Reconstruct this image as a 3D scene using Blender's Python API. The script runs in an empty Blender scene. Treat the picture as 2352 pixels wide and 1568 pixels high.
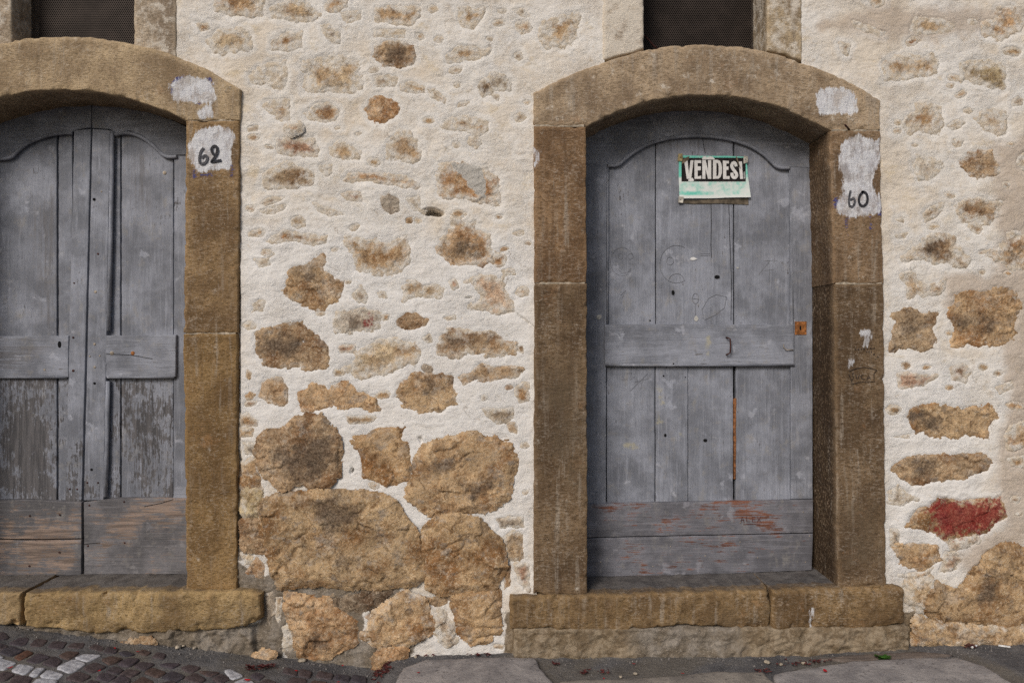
import bpy, math, random
import numpy as np
from mathutils import Vector
from mathutils.geometry import tessellate_polygon
random.seed(7)
scene = bpy.context.scene
C = scene.collection

# ------------------------------------------------------------------ camera, sky, sun, exposure
S = 0.0019                                   # metres per tracing unit on the wall plane (frame = 2352 x 1568 units)
LENS = 28.0
D = 2352 * LENS / 36.0 * S                   # camera distance from the wall plane y = 0
H = (1500 - 784) * S                         # camera height above the pavement
cam_d = bpy.data.cameras.new('camera'); cam = bpy.data.objects.new('camera', cam_d); C.objects.link(cam)
cam_d.lens = LENS; cam_d.sensor_width = 36.0; cam_d.sensor_fit = 'HORIZONTAL'
cam_d.clip_start = 0.05; cam_d.clip_end = 2000
cam.location = (0, -D, H); cam.rotation_euler = (math.radians(90), 0, 0)
scene.camera = cam

SUN_EL, SUN_AZ = 33.0, 27.0                  # degrees; azimuth to the left of the wall's normal
world = bpy.data.worlds.new('World'); scene.world = world; world.use_nodes = True
wn = world.node_tree; wn.nodes.clear()
sky = wn.nodes.new('ShaderNodeTexSky'); sky.sky_type = 'NISHITA'; sky.sun_disc = False
sky.sun_elevation = math.radians(SUN_EL); sky.sun_rotation = math.radians(180 + SUN_AZ)
sky.air_density = 1.0; sky.dust_density = 2.5; sky.ozone_density = 1.0
bg = wn.nodes.new('ShaderNodeBackground'); bg.inputs['Strength'].default_value = 0.055
wo = wn.nodes.new('ShaderNodeOutputWorld')
wn.links.new(sky.outputs[0], bg.inputs[0]); wn.links.new(bg.outputs[0], wo.inputs[0])
sun_d = bpy.data.lights.new('sun', 'SUN'); sun = bpy.data.objects.new('sun', sun_d); C.objects.link(sun)
sun_d.energy = 1.5; sun_d.angle = math.radians(22); sun_d.color = (1.0, 0.935, 0.87)
_e, _a = math.radians(SUN_EL), math.radians(SUN_AZ)
_to = Vector((-math.sin(_a) * math.cos(_e), -math.cos(_a) * math.cos(_e), math.sin(_e)))
sun.rotation_euler = _to.to_track_quat('Z', 'Y').to_euler()
sun.location = (-3, -6, 8)
vs = scene.view_settings
vs.view_transform = 'Standard'; vs.look = 'None'; vs.gamma = 1.0; vs.exposure = 0.38
scene.render.engine = 'CYCLES'
scene.cycles.use_denoising = False
scene.cycles.max_bounces = 6

# ------------------------------------------------------------------ numpy noise
def _hash(ix, iy, seed):
    h = (ix.astype(np.int64) * 374761393 + iy.astype(np.int64) * 668265263 + seed * 974634623) & 0xFFFFFFFF
    h = ((h ^ (h >> 13)) * 1274126177) & 0xFFFFFFFF
    return (h ^ (h >> 16)) & 0xFFFF
def perlin(x, y, seed=0):
    x = np.asarray(x, float); y = np.asarray(y, float)
    xi = np.floor(x); yi = np.floor(y); fx = x - xi; fy = y - yi
    u = fx * fx * fx * (fx * (fx * 6 - 15) + 10); v = fy * fy * fy * (fy * (fy * 6 - 15) + 10)
    def g(ox, oy):
        a = _hash(xi + ox, yi + oy, seed) * (2 * math.pi / 65536)
        return np.cos(a) * (fx - ox) + np.sin(a) * (fy - oy)
    a = g(0, 0); b = g(1, 0); c = g(0, 1); d = g(1, 1)
    return ((a + (b - a) * u) + ((c + (d - c) * u) - (a + (b - a) * u)) * v) * 1.5
def fbm(x, y, octv=4, seed=0, gain=0.5):
    s = 0; a = 1.0; n = 0
    for i in range(octv):
        s = s + a * perlin(x * 2 ** i + 13.7 * i, y * 2 ** i - 7.1 * i, seed + i); n += a; a *= gain
    return s / n
def ridged(x, y, octv=4, seed=0):
    s = 0; a = 1.0; n = 0
    for i in range(octv):
        s = s + a * (1 - 2 * np.abs(perlin(x * 2 ** i + 3.3 * i, y * 2 ** i, seed + i))); n += a; a *= 0.5
    return s / n
def facets(x, y, seed, tilt=1.0):
    """broken stone: cells with their own tilt and level; returns height in cell units and a random value per cell"""
    xi = np.floor(x); yi = np.floor(y); best = np.full(x.shape, 9.0); hh = np.zeros(x.shape); rv = np.zeros(x.shape)
    for ox in (-1, 0, 1):
        for oy in (-1, 0, 1):
            cx, cy = xi + ox, yi + oy
            px = cx + _hash(cx, cy, seed) / 65536.0; py = cy + _hash(cx, cy, seed + 1) / 65536.0
            d = (x - px) ** 2 + (y - py) ** 2
            tx = _hash(cx, cy, seed + 2) / 32768.0 - 1; ty = _hash(cx, cy, seed + 3) / 32768.0 - 1; of = _hash(cx, cy, seed + 4) / 65536.0
            q = d < best; best = np.where(q, d, best)
            hh = np.where(q, tilt * (tx * (x - px) + ty * (y - py)) + (of - .5) * .8, hh); rv = np.where(q, of, rv)
    return hh, rv
def sstep(a, b, x):
    t = np.clip((x - a) / (b - a), 0, 1); return t * t * (3 - 2 * t)
def sdf(poly, X, Z):
    """signed distance to a closed polygon, positive inside"""
    p = np.asarray(poly, float); n = len(p)
    d2 = np.full(X.shape, 1e9); ins = np.zeros(X.shape, bool)
    for i in range(n):
        ax, az = p[i]; bx, bz = p[(i + 1) % n]
        ex, ez = bx - ax, bz - az
        t = np.clip(((X - ax) * ex + (Z - az) * ez) / (ex * ex + ez * ez + 1e-12), 0, 1)
        d2 = np.minimum(d2, (X - ax - t * ex) ** 2 + (Z - az - t * ez) ** 2)
        c = ((az > Z) != (bz > Z)) & (X < ex * (Z - az) / (ez if abs(ez) > 1e-12 else 1e-12) + ax)
        ins ^= c
    d = np.sqrt(d2); return np.where(ins, d, -d)
def chaikin(p, n=1):
    for _ in range(n):
        q = []
        for i in range(len(p)):
            a = p[i]; b = p[(i + 1) % len(p)]
            q.append((a[0] * .75 + b[0] * .25, a[1] * .75 + b[1] * .25)); q.append((a[0] * .25 + b[0] * .75, a[1] * .25 + b[1] * .75))
        p = q
    return p

# ------------------------------------------------------------------ tracing units -> metres
def P(px, py, y=0.0):
    k = (D + y) / D
    return ((px - 1176) * S * k, H + (784 - py) * S * k)
def PL(pts, y=0.0): return [P(a, b, y) for a, b in pts]
NAT = 2352 / 4096.0
CROPS = {'A': (700, 0, 1500 / 2352), 'B': (900, 600, 1300 / 2352), 'C': (900, 1200, 1300 / 2352), 'D': (900, 1900, 1300 / 2352),
         'E': (3450, 0, 646 / 1125), 'F': (3450, 900, 646 / 1125), 'G': (3000, 1800, 1096 / 1846), 'H': (2100, 0, 1500 / 2352),
         'I': (2100, 900, 1500 / 2352), 'J': (0, 2400, 900 / 2352), 'K': (800, 2450, 1000 / 2352), 'L': (1800, 2450, 1100 / 2352),
         'M': (2900, 2450, 1196 / 2352), 'T': (2660, 580, 400 / 2352), 'U': (660, 280, 300 / 1069), 'V': (3240, 340, 320 / 865),
         'W': (3300, 1250, 260 / 1165), 'N': (0, 0, 1000 / 1742), 'O': (0, 900, 1000 / 1742), 'Q': (0, 1800, 1100 / 1853), 'X': (2000, 1800, 1100 / 1853),
         'px': (0, 0, 1 / NAT)}
def cr(c, pts):
    x0, y0, s = CROPS[c]
    return [((x0 + a * s) * NAT, (y0 + b * s) * NAT) for a, b in pts]

# ------------------------------------------------------------------ object helpers
def new_obj(name, mesh, parent=None, loc=(0, 0, 0), color=None):
    o = bpy.data.objects.new(name, mesh); C.objects.link(o); o.location = loc
    if parent is not None:
        o.parent = parent
        w = Vector((0, 0, 0)); q = parent
        while q is not None: w += q.location; q = q.parent
        o.location = Vector(loc) - w
    if color is not None: o.color = (*color[:3], color[3] if len(color) > 3 else 1.0)
    return o
def mk(name, verts, faces, mat, parent=None, attrs=None, smooth=True, color=None, base=False):
    v = np.asarray(verts, float)
    lo, hi = v.min(0), v.max(0); c = (lo + hi) / 2
    if base: c[2] = lo[2]
    me = bpy.data.meshes.new(name)
    if isinstance(faces, np.ndarray):
        n = len(faces); me.vertices.add(len(v)); me.vertices.foreach_set('co', (v - c).ravel())
        me.loops.add(n * 4); me.loops.foreach_set('vertex_index', faces.ravel().astype(np.int32))
        me.polygons.add(n); me.polygons.foreach_set('loop_start', np.arange(0, n * 4, 4, dtype=np.int32))
        me.polygons.foreach_set('loop_total', np.full(n, 4, np.int32)); me.update(calc_edges=True)
    else:
        me.from_pydata((v - c).tolist(), [], [list(f) for f in faces]); me.update()
    for k, a in (attrs or {}).items():
        at = me.attributes.new(k, 'FLOAT', 'POINT'); at.data.foreach_set('value', np.asarray(a, np.float32))
    if smooth: me.polygons.foreach_set('use_smooth', np.ones(len(me.polygons), bool))
    if mat: me.materials.append(mat)
    return new_obj(name, me, parent, c, color)
def thing(name, label, cat, loc, group=None):
    o = new_obj(name, None, None, loc); o.empty_display_size = 0.1
    o['label'] = label; o['category'] = cat; o['kind'] = 'thing'
    if group: o['group'] = group
    return o
def tag(o, label, cat, group=None):
    o['label'] = label; o['category'] = cat
    if group: o['group'] = group
    return o
def struct(o): o['kind'] = 'structure'; return o

# ------------------------------------------------------------------ node helpers
class NT:
    def __init__(s, name, rough=0.85, spec=0.2):
        s.m = bpy.data.materials.new(name); s.m.use_nodes = True; s.t = s.m.node_tree
        s.b = s.t.nodes['Principled BSDF']; s.b.inputs['Roughness'].default_value = rough
        s.b.inputs['Specular IOR Level'].default_value = spec
        s.pos = s.n('ShaderNodeNewGeometry').outputs['Position']
    def n(s, t): return s.t.nodes.new(t)
    def L(s, a, b):
        if hasattr(a, 'is_linked'): s.t.links.new(a, b)
        else: b.default_value = a if not isinstance(a, tuple) else (*a[:3], 1.0)[:len(b.default_value)]
    def sc(s, v, k):
        q = s.n('ShaderNodeVectorMath'); q.operation = 'MULTIPLY'; s.L(v, q.inputs[0]); q.inputs[1].default_value = k; return q.outputs[0]
    def noise(s, scale, det=4, rough=0.55, vec=None, dist=0.0):
        q = s.n('ShaderNodeTexNoise'); s.L(vec if vec is not None else s.pos, q.inputs['Vector'])
        q.inputs['Scale'].default_value = scale; q.inputs['Detail'].default_value = det
        q.inputs['Roughness'].default_value = rough; q.inputs['Distortion'].default_value = dist; return q.outputs['Fac']
    def vor(s, scale, feat='F1', vec=None, out='Distance'):
        q = s.n('ShaderNodeTexVoronoi'); q.feature = feat; s.L(vec if vec is not None else s.pos, q.inputs['Vector']); q.inputs['Scale'].default_value = scale
        return q.outputs[out]
    def rng(s, v, a, b, c=0.0, d=1.0, sm=True):
        q = s.n('ShaderNodeMapRange'); q.interpolation_type = 'SMOOTHSTEP' if sm else 'LINEAR'; q.clamp = True if not sm else q.clamp
        s.L(v, q.inputs[0])
        for i, x in enumerate((a, b, c, d)): s.L(x, q.inputs[i + 1])
        return q.outputs[0]
    def ma(s, op, a, b=0.0):
        q = s.n('ShaderNodeMath'); q.operation = op; s.L(a, q.inputs[0]); s.L(b, q.inputs[1]); return q.outputs[0]
    def mix(s, f, a, b, mode='MIX'):
        q = s.n('ShaderNodeMix'); q.data_type = 'RGBA'; q.blend_type = mode; q.clamp_factor = True
        s.L(f, q.inputs[0]); s.L(a, q.inputs[6]); s.L(b, q.inputs[7]); return q.outputs[2]
    def at(s, name):
        q = s.n('ShaderNodeAttribute'); q.attribute_name = name; return q.outputs['Fac']
    def info(s):
        if not hasattr(s, '_i'): s._i = s.n('ShaderNodeObjectInfo')
        return s._i.outputs
    def sep(s, v):
        q = s.n('ShaderNodeSeparateXYZ'); s.L(v, q.inputs[0]); return q.outputs
    def bump(s, h, dist, strength=1.0, prev=None):
        q = s.n('ShaderNodeBump'); q.inputs['Distance'].default_value = dist; q.inputs['Strength'].default_value = strength
        s.L(h, q.inputs['Height'])
        if prev is not None: s.L(prev, q.inputs['Normal'])
        return q.outputs[0]
    def done(s, col, nor=None, rough=None):
        s.L(col, s.b.inputs['Base Color'])
        if nor is not None: s.L(nor, s.b.inputs['Normal'])
        if rough is not None: s.L(rough, s.b.inputs['Roughness'])
        return s.m
def plain(name, col, rough=0.7, var=0.25, scale=40, metal=0.0, bump=0.0006):
    k = NT(name, rough); n = k.noise(scale, 5)
    c = k.mix(k.rng(n, .35, .7), tuple(x * (1 - var) for x in col), tuple(min(1, x * (1 + var)) for x in col))
    k.b.inputs['Metallic'].default_value = metal
    return k.done(c, k.bump(k.noise(scale * 3, 4), bump))

# ------------------------------------------------------------------ materials
def mat_plaster():
    k = NT('lime_plaster', 0.95, 0.1)
    a = k.noise(2.2, 5, .6); b = k.noise(9, 6, .62); f = k.noise(60, 4, .6); sp = k.noise(260, 2, .5)
    c = k.mix(k.rng(a, .36, .62), (.74, .665, .565), (.78, .75, .705))
    c = k.mix(k.ma('MULTIPLY', k.rng(b, .50, .72), .55), c, (.64, .54, .42))
    c = k.mix(k.ma('MULTIPLY', k.rng(f, .52, .70), .40), c, (.58, .49, .38))
    c = k.mix(k.ma('MULTIPLY', k.rng(k.noise(5, 7, .7), .54, .70), .38), c, (.52, .47, .42))
    c = k.mix(k.ma('MULTIPLY', k.rng(k.noise(6.5, 7, .7, k.sc(k.pos, (1, 1, 1.5))), .55, .68), .50), c, (.66, .53, .33))
    c = k.mix(k.ma('MULTIPLY', k.rng(k.noise(3.1, 7, .7), .54, .64), .55), c, (.80, .79, .775))
    c = k.mix(k.ma('MULTIPLY', k.rng(sp, .60, .75), .25), c, (.46, .40, .32))
    near = k.at('near')
    nm = k.rng(k.ma('ADD', k.ma('MULTIPLY', near, .7), k.ma('MULTIPLY', k.noise(13, 5, .65), .8)), .62, 1.05)
    c = k.mix(k.ma('MULTIPLY', nm, .65), c, (.80, .775, .735))
    white = k.at('white')
    c = k.mix(k.ma('MULTIPLY', k.rng(k.ma('ADD', white, k.ma('MULTIPLY', b, .6)), .55, .95), .75), c, (.80, .785, .765))
    c = k.mix(k.ma('MULTIPLY', k.rng(k.noise(30, 6, .7), .60, .74), .6), c, (.50, .40, .28))
    wn_ = k.n('ShaderNodeTexNoise'); k.L(k.pos, wn_.inputs['Vector']); wn_.inputs['Scale'].default_value = 9; wn_.inputs['Detail'].default_value = 6
    wv_ = k.n('ShaderNodeVectorMath'); wv_.operation = 'MULTIPLY_ADD'; k.L(wn_.outputs['Color'], wv_.inputs[0]); wv_.inputs[1].default_value = (.22, .22, .22); k.L(k.pos, wv_.inputs[2])
    cr_ = k.vor(2.3, 'DISTANCE_TO_EDGE', wv_.outputs[0])
    c = k.mix(k.ma('MULTIPLY', k.rng(cr_, .0045, .0015), k.rng(k.noise(2.1, 3), .54, .60, 0, .6)), c, (.26, .21, .16))
    tan = k.at('tan')
    c = k.mix(k.ma('MULTIPLY', k.rng(k.ma('ADD', tan, k.ma('MULTIPLY', b, .7)), .62, 1.0), .75), c, (.52, .43, .345))
    cem = k.rng(k.ma('ADD', k.at('cement'), k.ma('MULTIPLY', k.ma('SUBTRACT', k.noise(16, 6, .65), .5), .9)), .42, .58)
    cc = k.mix(k.rng(k.noise(14, 5), .4, .65), (.20, .165, .125), (.30, .265, .225))
    cc = k.mix(k.ma('MULTIPLY', k.rng(k.noise(120, 4, .7), .55, .68), .8), cc, (.46, .40, .33))
    cc = k.mix(k.ma('MULTIPLY', k.rng(k.noise(90, 4, .7), .45, .32), .8), cc, (.10, .085, .07))
    cc = k.mix(k.ma('MULTIPLY', k.at('foot'), .8), cc, k.mix(k.rng(k.noise(26, 6, .7), .42, .6), (.19, .135, .078), (.36, .285, .195)))
    c = k.mix(cem, c, cc)
    pm = k.rng(k.ma('ADD', k.at('red'), k.ma('MULTIPLY', k.ma('SUBTRACT', k.noise(38, 7, .75), .5), 2.2)), .60, .95)
    c = k.mix(k.ma('MULTIPLY', pm, .8), c, (.42, .09, .07))
    h = k.ma('ADD', k.ma('MULTIPLY', k.noise(22, 7, .66), .8), k.ma('MULTIPLY', k.ma('MULTIPLY', k.noise(150, 5, .78), k.rng(k.noise(5, 3), .38, .62, .35, 1.1)), .6))
    n = k.bump(h, .009, .85); n = k.bump(k.ma('MULTIPLY', k.noise(7, 6, .6, k.sc(k.pos, (1, 1, 1.8))), 1.0), .030, .55, n)
    return k.done(c, n)
def mat_stone():
    k = NT('rough_limestone', 0.92, 0.15)
    i = k.info(); base = i['Color']; wash = i['Alpha']; rnd = i['Random']
    off = k.n('ShaderNodeVectorMath'); off.operation = 'ADD'; k.L(k.pos, off.inputs[0])
    q = k.n('ShaderNodeCombineXYZ'); k.L(k.ma('MULTIPLY', rnd, 37.0), q.inputs[1]); k.L(q.outputs[0], off.inputs[1]); v = off.outputs[0]
    big = k.noise(7, 7, .68, v); med = k.noise(30, 7, .72, v, .8); fine = k.noise(110, 5, .68, v)
    c = k.mix(k.rng(big, .42, .66), k.mix(.25, base, (.66, .54, .38)), k.mix(1.0, base, (.54, .43, .35), 'MULTIPLY'))
    c = k.mix(k.ma('MULTIPLY', k.rng(med, .53, .64), .85), c, k.mix(1.0, base, (.36, .31, .28), 'MULTIPLY'))
    c = k.mix(k.ma('MULTIPLY', k.rng(med, .46, .36), .7), c, k.mix(.5, base, (.70, .60, .46)))
    gr = k.noise(15, 6, .68, k.sc(v, (1, 1, 1.4)))
    c = k.mix(k.ma('MULTIPLY', k.rng(gr, .54, .66), .72), c, (.34, .295, .25))
    c = k.mix(k.ma('MULTIPLY', k.rng(k.noise(5.5, 7, .7, v), .55, .66), .6), c, (.58, .48, .37))
    c = k.mix(k.ma('MULTIPLY', k.rng(k.noise(6.5, 7, .72, v, .5), .44, .36), .6), c, (.17, .12, .08))
    c = k.mix(k.ma('MULTIPLY', k.rng(fine, .54, .64), .55), c, (.66, .57, .44))
    c = k.mix(k.ma('MULTIPLY', k.rng(fine, .45, .36), .6), c, (.15, .11, .075))
    c = k.mix(1.0, c, k.mix(k.at('facet'), (.70, .68, .67), (1.32, 1.30, 1.27)), 'MULTIPLY')
    dm = k.rng(k.ma('ADD', k.at('dark'), k.ma('MULTIPLY', k.ma('SUBTRACT', k.noise(16, 8, .74, v), .5), 1.7)), .40, .85)
    c = k.mix(k.ma('MULTIPLY', dm, .85), c, k.mix(k.rng(fine, .4, .6), (.075, .052, .036), (.19, .14, .10)))
    w = k.ma('ADD', k.ma('MULTIPLY', k.noise(17, 8, .75, v), 1.15), k.ma('MULTIPLY', k.rng(k.at('edge'), 0, 1, .37, 0.0, False), k.rng(wash, 0, .20, .22, 1.0)))
    wm = k.rng(k.ma('ADD', w, k.ma('MULTIPLY', wash, .50)), .80, 1.06)
    c = k.mix(k.ma('MULTIPLY', wm, .93), c, k.mix(k.rng(k.noise(40, 4), .4, .6), (.66, .575, .46), (.76, .72, .655)))
    pm = k.rng(k.ma('ADD', k.at('paint'), k.ma('MULTIPLY', k.ma('SUBTRACT', k.noise(38, 7, .75), .5), 2.2)), .42, .75)
    c = k.mix(k.ma('MULTIPLY', pm, .88), c, k.mix(k.rng(fine, .45, .65), (.22, .016, .020), (.35, .075, .06)))
    cm = k.rng(k.ma('ADD', k.at('cement'), k.ma('MULTIPLY', k.ma('SUBTRACT', k.noise(22, 7, .7), .5), 1.3)), .44, .58)
    c = k.mix(cm, c, k.mix(fine, (.47, .45, .41), (.58, .55, .50)))
    h = k.ma('ADD', k.ma('MULTIPLY', k.noise(45, 8, .7, v, .8), 1.0), k.ma('MULTIPLY', k.noise(170, 4, .65, v), .3))
    return k.done(c, k.bump(h, .013, .85))
def mat_sand():
    """dressed, combed sandstone; object colour = its tone, alpha = how pale and washed"""
    k = NT('combed_sandstone', 0.88, 0.2)
    i = k.info(); base = i['Color']
    big = k.noise(4.5, 5, .6); med = k.noise(17, 6, .65)
    comb = k.noise(1, 4, .68, k.sc(k.pos, (60, 90, 170))); comb2 = k.noise(1, 4, .68, k.sc(k.pos, (170, 90, 70)))
    strk = k.noise(1, 5, .6, k.sc(k.pos, (42, 30, 3.0)))
    c = k.mix(k.rng(big, .34, .66), k.mix(1.0, base, (.58, .52, .47), 'MULTIPLY'), k.mix(1.0, base, (1.28, 1.24, 1.18), 'MULTIPLY'))
    c = k.mix(k.ma('MULTIPLY', k.rng(k.noise(1, 5, .6, k.sc(k.pos, (16, 16, 1.6))), .52, .66), .6), c, k.mix(1.0, base, (.50, .44, .40), 'MULTIPLY'))
    c = k.mix(k.ma('MULTIPLY', k.rng(k.noise(8, 6, .7), .58, .70), .45), c, k.mix(.6, base, (.40, .19, .075)))
    c = k.mix(k.ma('MULTIPLY', k.rng(med, .52, .68), .55), c, k.mix(1.0, base, (.55, .50, .46), 'MULTIPLY'))
    c = k.mix(k.ma('MULTIPLY', k.rng(strk, .52, .70), k.rng(k.noise(3.3, 4), .4, .6, .12, .72)), c, (.40, .345, .28))
    spk = k.ma('MAXIMUM', k.rng(comb, .53, .66), k.rng(comb2, .56, .68))
    c = k.mix(k.ma('MULTIPLY', spk, k.rng(k.noise(6, 4), .38, .62, .18, .6)), c, k.mix(.5, base, (.66, .60, .52)))
    c = k.mix(k.ma('MULTIPLY', k.rng(comb, .49, .38), .75), c, k.mix(1.0, base, (.45, .42, .38), 'MULTIPLY'))
    wm = k.rng(k.ma('ADD', k.noise(20, 6, .7), k.ma('MULTIPLY', k.ma('SUBTRACT', 1.0, i['Alpha']), .6)), .62, .82)
    c = k.mix(k.ma('MULTIPLY', wm, .85), c, (.72, .66, .57))
    ed = k.rng(k.at('edge'), .0, .75, .42, 0)
    c = k.mix(ed, c, k.mix(1.0, base, (1.35, 1.3, 1.22), 'MULTIPLY'))
    st = k.rng(k.ma('ADD', k.at('stain'), k.ma('MULTIPLY', k.ma('SUBTRACT', k.noise(9, 6, .7), .5), 1.1)), .45, .95)
    c = k.mix(k.ma('MULTIPLY', st, .75), c, (.115, .085, .055))
    c = k.mix(k.ma('MULTIPLY', k.at('tread'), .88), c, k.mix(k.rng(med, .35, .65), (.085, .085, .09), (.165, .16, .16)))  # worn grey tread with the doorway's shade painted in
    c = k.mix(k.ma('MULTIPLY', k.at('patina_shade'), k.rng(comb2, .60, .50)), c, k.mix(1.0, base, (.24, .20, .17), 'MULTIPLY'))  # dark patina plus painted recess shade on the side faces
    bl = k.rng(k.ma('ADD', k.at('blue'), k.ma('MULTIPLY', k.ma('SUBTRACT', comb, .5), .9)), .48, .58)
    c = k.mix(k.ma('MULTIPLY', bl, .85), c, (.055, .065, .22))
    brush = k.noise(1, 5, .7, k.sc(k.pos, (60, 40, 20)))
    pw = k.rng(k.ma('ADD', k.at('paint'), k.ma('MULTIPLY', k.ma('SUBTRACT', brush, .5), 1.15)), .42, .58)
    pw = k.ma('MULTIPLY', pw, k.rng(k.ma('ADD', k.noise(18, 4, .6), k.ma('MULTIPLY', k.ma('SUBTRACT', brush, .5), .7)), .36, .58, .55, 1.0))
    c = k.mix(k.ma('MULTIPLY', pw, .94), c, k.mix(k.rng(brush, .3, .7), (.60, .61, .66), (.76, .77, .79)))
    h = k.ma('ADD', k.ma('ADD', k.ma('MULTIPLY', comb, .55), k.ma('MULTIPLY', comb2, .4)), k.ma('MULTIPLY', med, .6))
    return k.done(c, k.bump(h, .009, .95), k.rng(big, .3, .7, .8, .95))
def mat_wood(name, vert, paint, wood, wear, grain_dark=(.10, .09, .085)):
    """old painted board; 'wear' attribute adds bare wood, 'paint' adds pale smears"""
    k = NT(name, 0.72, 0.3)
    i = k.info()
    off = k.n('ShaderNodeVectorMath'); off.operation = 'ADD'; k.L(k.pos, off.inputs[0])
    q = k.n('ShaderNodeCombineXYZ'); k.L(k.ma('MULTIPLY', i['Random'], 21.0), q.inputs[1]); k.L(q.outputs[0], off.inputs[1]); v = off.outputs[0]
    st = (75, 40, 4.5) if vert else (4.5, 40, 75)
    st2 = (190, 60, 14) if vert else (14, 60, 190)
    g = k.noise(1, 5, .6, k.sc(v, st), .6); g2 = k.noise(1, 4, .65, k.sc(v, st2)); blot = k.noise(5.5, 6, .65, v); b2 = k.noise(26, 5, .65, v)
    dots = k.noise(120, 3, .6, v)
    p = k.mix(k.rng(blot, .35, .66), tuple(x * .60 for x in paint), tuple(x * 1.2 for x in paint))
    p = k.mix(k.ma('MULTIPLY', k.rng(k.noise(2.1, 5, .65, v), .50, .66), .45), p, tuple(x * .55 for x in paint))
    p = k.mix(k.ma('MULTIPLY', k.rng(k.noise(1, 6, .7, k.sc(v, (14, 14, 7))), .57, .70), .5), p, (.30, .285, .265))
    p = k.mix(k.ma('MULTIPLY', k.rng(g, .5, .72), .40), p, tuple(min(1, x * 1.45) for x in paint))
    p = k.mix(k.ma('MULTIPLY', k.rng(g, .46, .30), .35), p, tuple(x * .6 for x in paint))
    p = k.mix(k.ma('MULTIPLY', k.rng(b2, .55, .68), .28), p, (.30, .28, .25))
    p = k.mix(k.ma('MULTIPLY', k.rng(k.noise(13, 4, .6, v), .62, .70), .5), p, tuple(min(1, x * 1.7) for x in paint))
    wc = k.mix(k.rng(g, .38, .62), tuple(x * .45 for x in wood), wood)
    flk = k.noise(1, 8, .78, k.sc(v, (52, 40, 30) if vert else (11, 40, 85)))
    m = k.ma('ADD', k.ma('ADD', k.ma('MULTIPLY', blot, .6), k.ma('ADD', k.ma('MULTIPLY', g2, .35), k.ma('MULTIPLY', flk, .5))), k.ma('MULTIPLY', k.at('wear'), .24))
    c = k.mix(k.ma('MULTIPLY', k.rng(m, .98 - wear, 1.04 - wear), .9), p, wc)
    c = k.mix(k.ma('MULTIPLY', k.rng(g2, .335, .26), .8), c, grain_dark)
    c = k.mix(k.ma('MULTIPLY', k.rng(dots, .335, .27), .75), c, grain_dark)
    sm = k.rng(k.ma('ADD', k.at('paint'), k.ma('MULTIPLY', k.ma('SUBTRACT', b2, .5), 1.2)), .45, .75)
    c = k.mix(k.ma('MULTIPLY', sm, .55), c, (.46, .42, .27))
    dk = k.rng(k.ma('ADD', k.at('stain'), k.ma('MULTIPLY', k.ma('SUBTRACT', g, .5), 1.4)), .42, .85)
    c = k.mix(k.ma('MULTIPLY', dk, .62), c, grain_dark)
    h = k.ma('ADD', k.ma('ADD', k.ma('MULTIPLY', g, .6), k.ma('MULTIPLY', g2, .7)), k.ma('MULTIPLY', b2, .25))
    return k.done(c, k.bump(h, .0045, .8), k.rng(m, .7, 1.2, .62, .85))
def mat_ground():
    k = NT('street_mortar', 0.93, 0.2)
    x = k.sep(k.pos)['X']
    a = k.noise(7, 6, .65); f = k.noise(150, 3, .6)
    c = k.mix(k.rng(a, .36, .66), (.095, .093, .098), (.175, .17, .17))
    c = k.mix(k.ma('MULTIPLY', k.rng(k.noise(2.2, 4), .48, .6), .6), c, (.19, .165, .13))
    c = k.mix(k.rng(k.vor(95), .02, .30, .55, 0), c, (.33, .31, .29))
    c = k.mix(k.ma('MULTIPLY', k.rng(f, .58, .7), .5), c, (.36, .34, .32))
    c = k.mix(k.ma('MULTIPLY', k.rng(f, .42, .32), .6), c, (.05, .048, .05))
    h = k.ma('ADD', k.noise(50, 7, .68), k.ma('MULTIPLY', k.noise(260, 3), .4))
    return k.done(c, k.bump(h, .012, .9))
def mat_cobble():
    k = NT('cobble_stone', 0.7, 0.35)
    b = k.info()['Color']; n = k.noise(60, 6, .65); f = k.noise(220, 3)
    c = k.mix(k.rng(n, .35, .68), k.mix(1.0, b, (.7, .68, .7), 'MULTIPLY'), k.mix(1.0, b, (1.35, 1.3, 1.28), 'MULTIPLY'))
    c = k.mix(k.ma('MULTIPLY', k.rng(f, .6, .72), .5), c, (.30, .28, .27))
    return k.done(c, k.bump(k.ma('ADD', n, k.ma('MULTIPLY', f, .4)), .005, .8), k.rng(n, .3, .7, .55, .8))
def mat_slab():
    k = NT('paving_stone', 0.85, 0.25)
    b = k.info()['Color']; n = k.noise(9, 6, .65); f = k.noise(130, 4); s = k.noise(1, 5, .65, k.sc(k.pos, (20, 55, 20)))
    c = k.mix(k.rng(n, .35, .66), k.mix(1.0, b, (.76, .75, .76), 'MULTIPLY'), k.mix(1.0, b, (1.22, 1.2, 1.18), 'MULTIPLY'))
    c = k.mix(k.ma('MULTIPLY', k.rng(s, .60, .72), .55), c, (.13, .12, .12))
    c = k.mix(k.ma('MULTIPLY', k.rng(f, .57, .7), .35), c, (.40, .37, .35))
    c = k.mix(k.ma('MULTIPLY', k.rng(k.noise(70, 3), .40, .30), .7), c, (.07, .065, .065))
    return k.done(c, k.bump(k.ma('ADD', k.noise(40, 7, .65), k.ma('MULTIPLY', s, .6)), .007, .8))
M_PLASTER, M_STONE, M_SAND = mat_plaster(), mat_stone(), mat_sand()
BLUEGREY = (.262, .278, .325)
M_WV = mat_wood('painted_board_vertical', True, BLUEGREY, (.120, .112, .112), .15)
M_WH = mat_wood('painted_board_horizontal', False, BLUEGREY, (.19, .178, .17), .15)
M_WHR = mat_wood('worn_kick_board', False, (.19, .19, .215), (.23, .085, .042), .10)
M_WHL = mat_wood('weathered_kick_board', False, (.165, .16, .17), (.33, .245, .195), .12)
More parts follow.
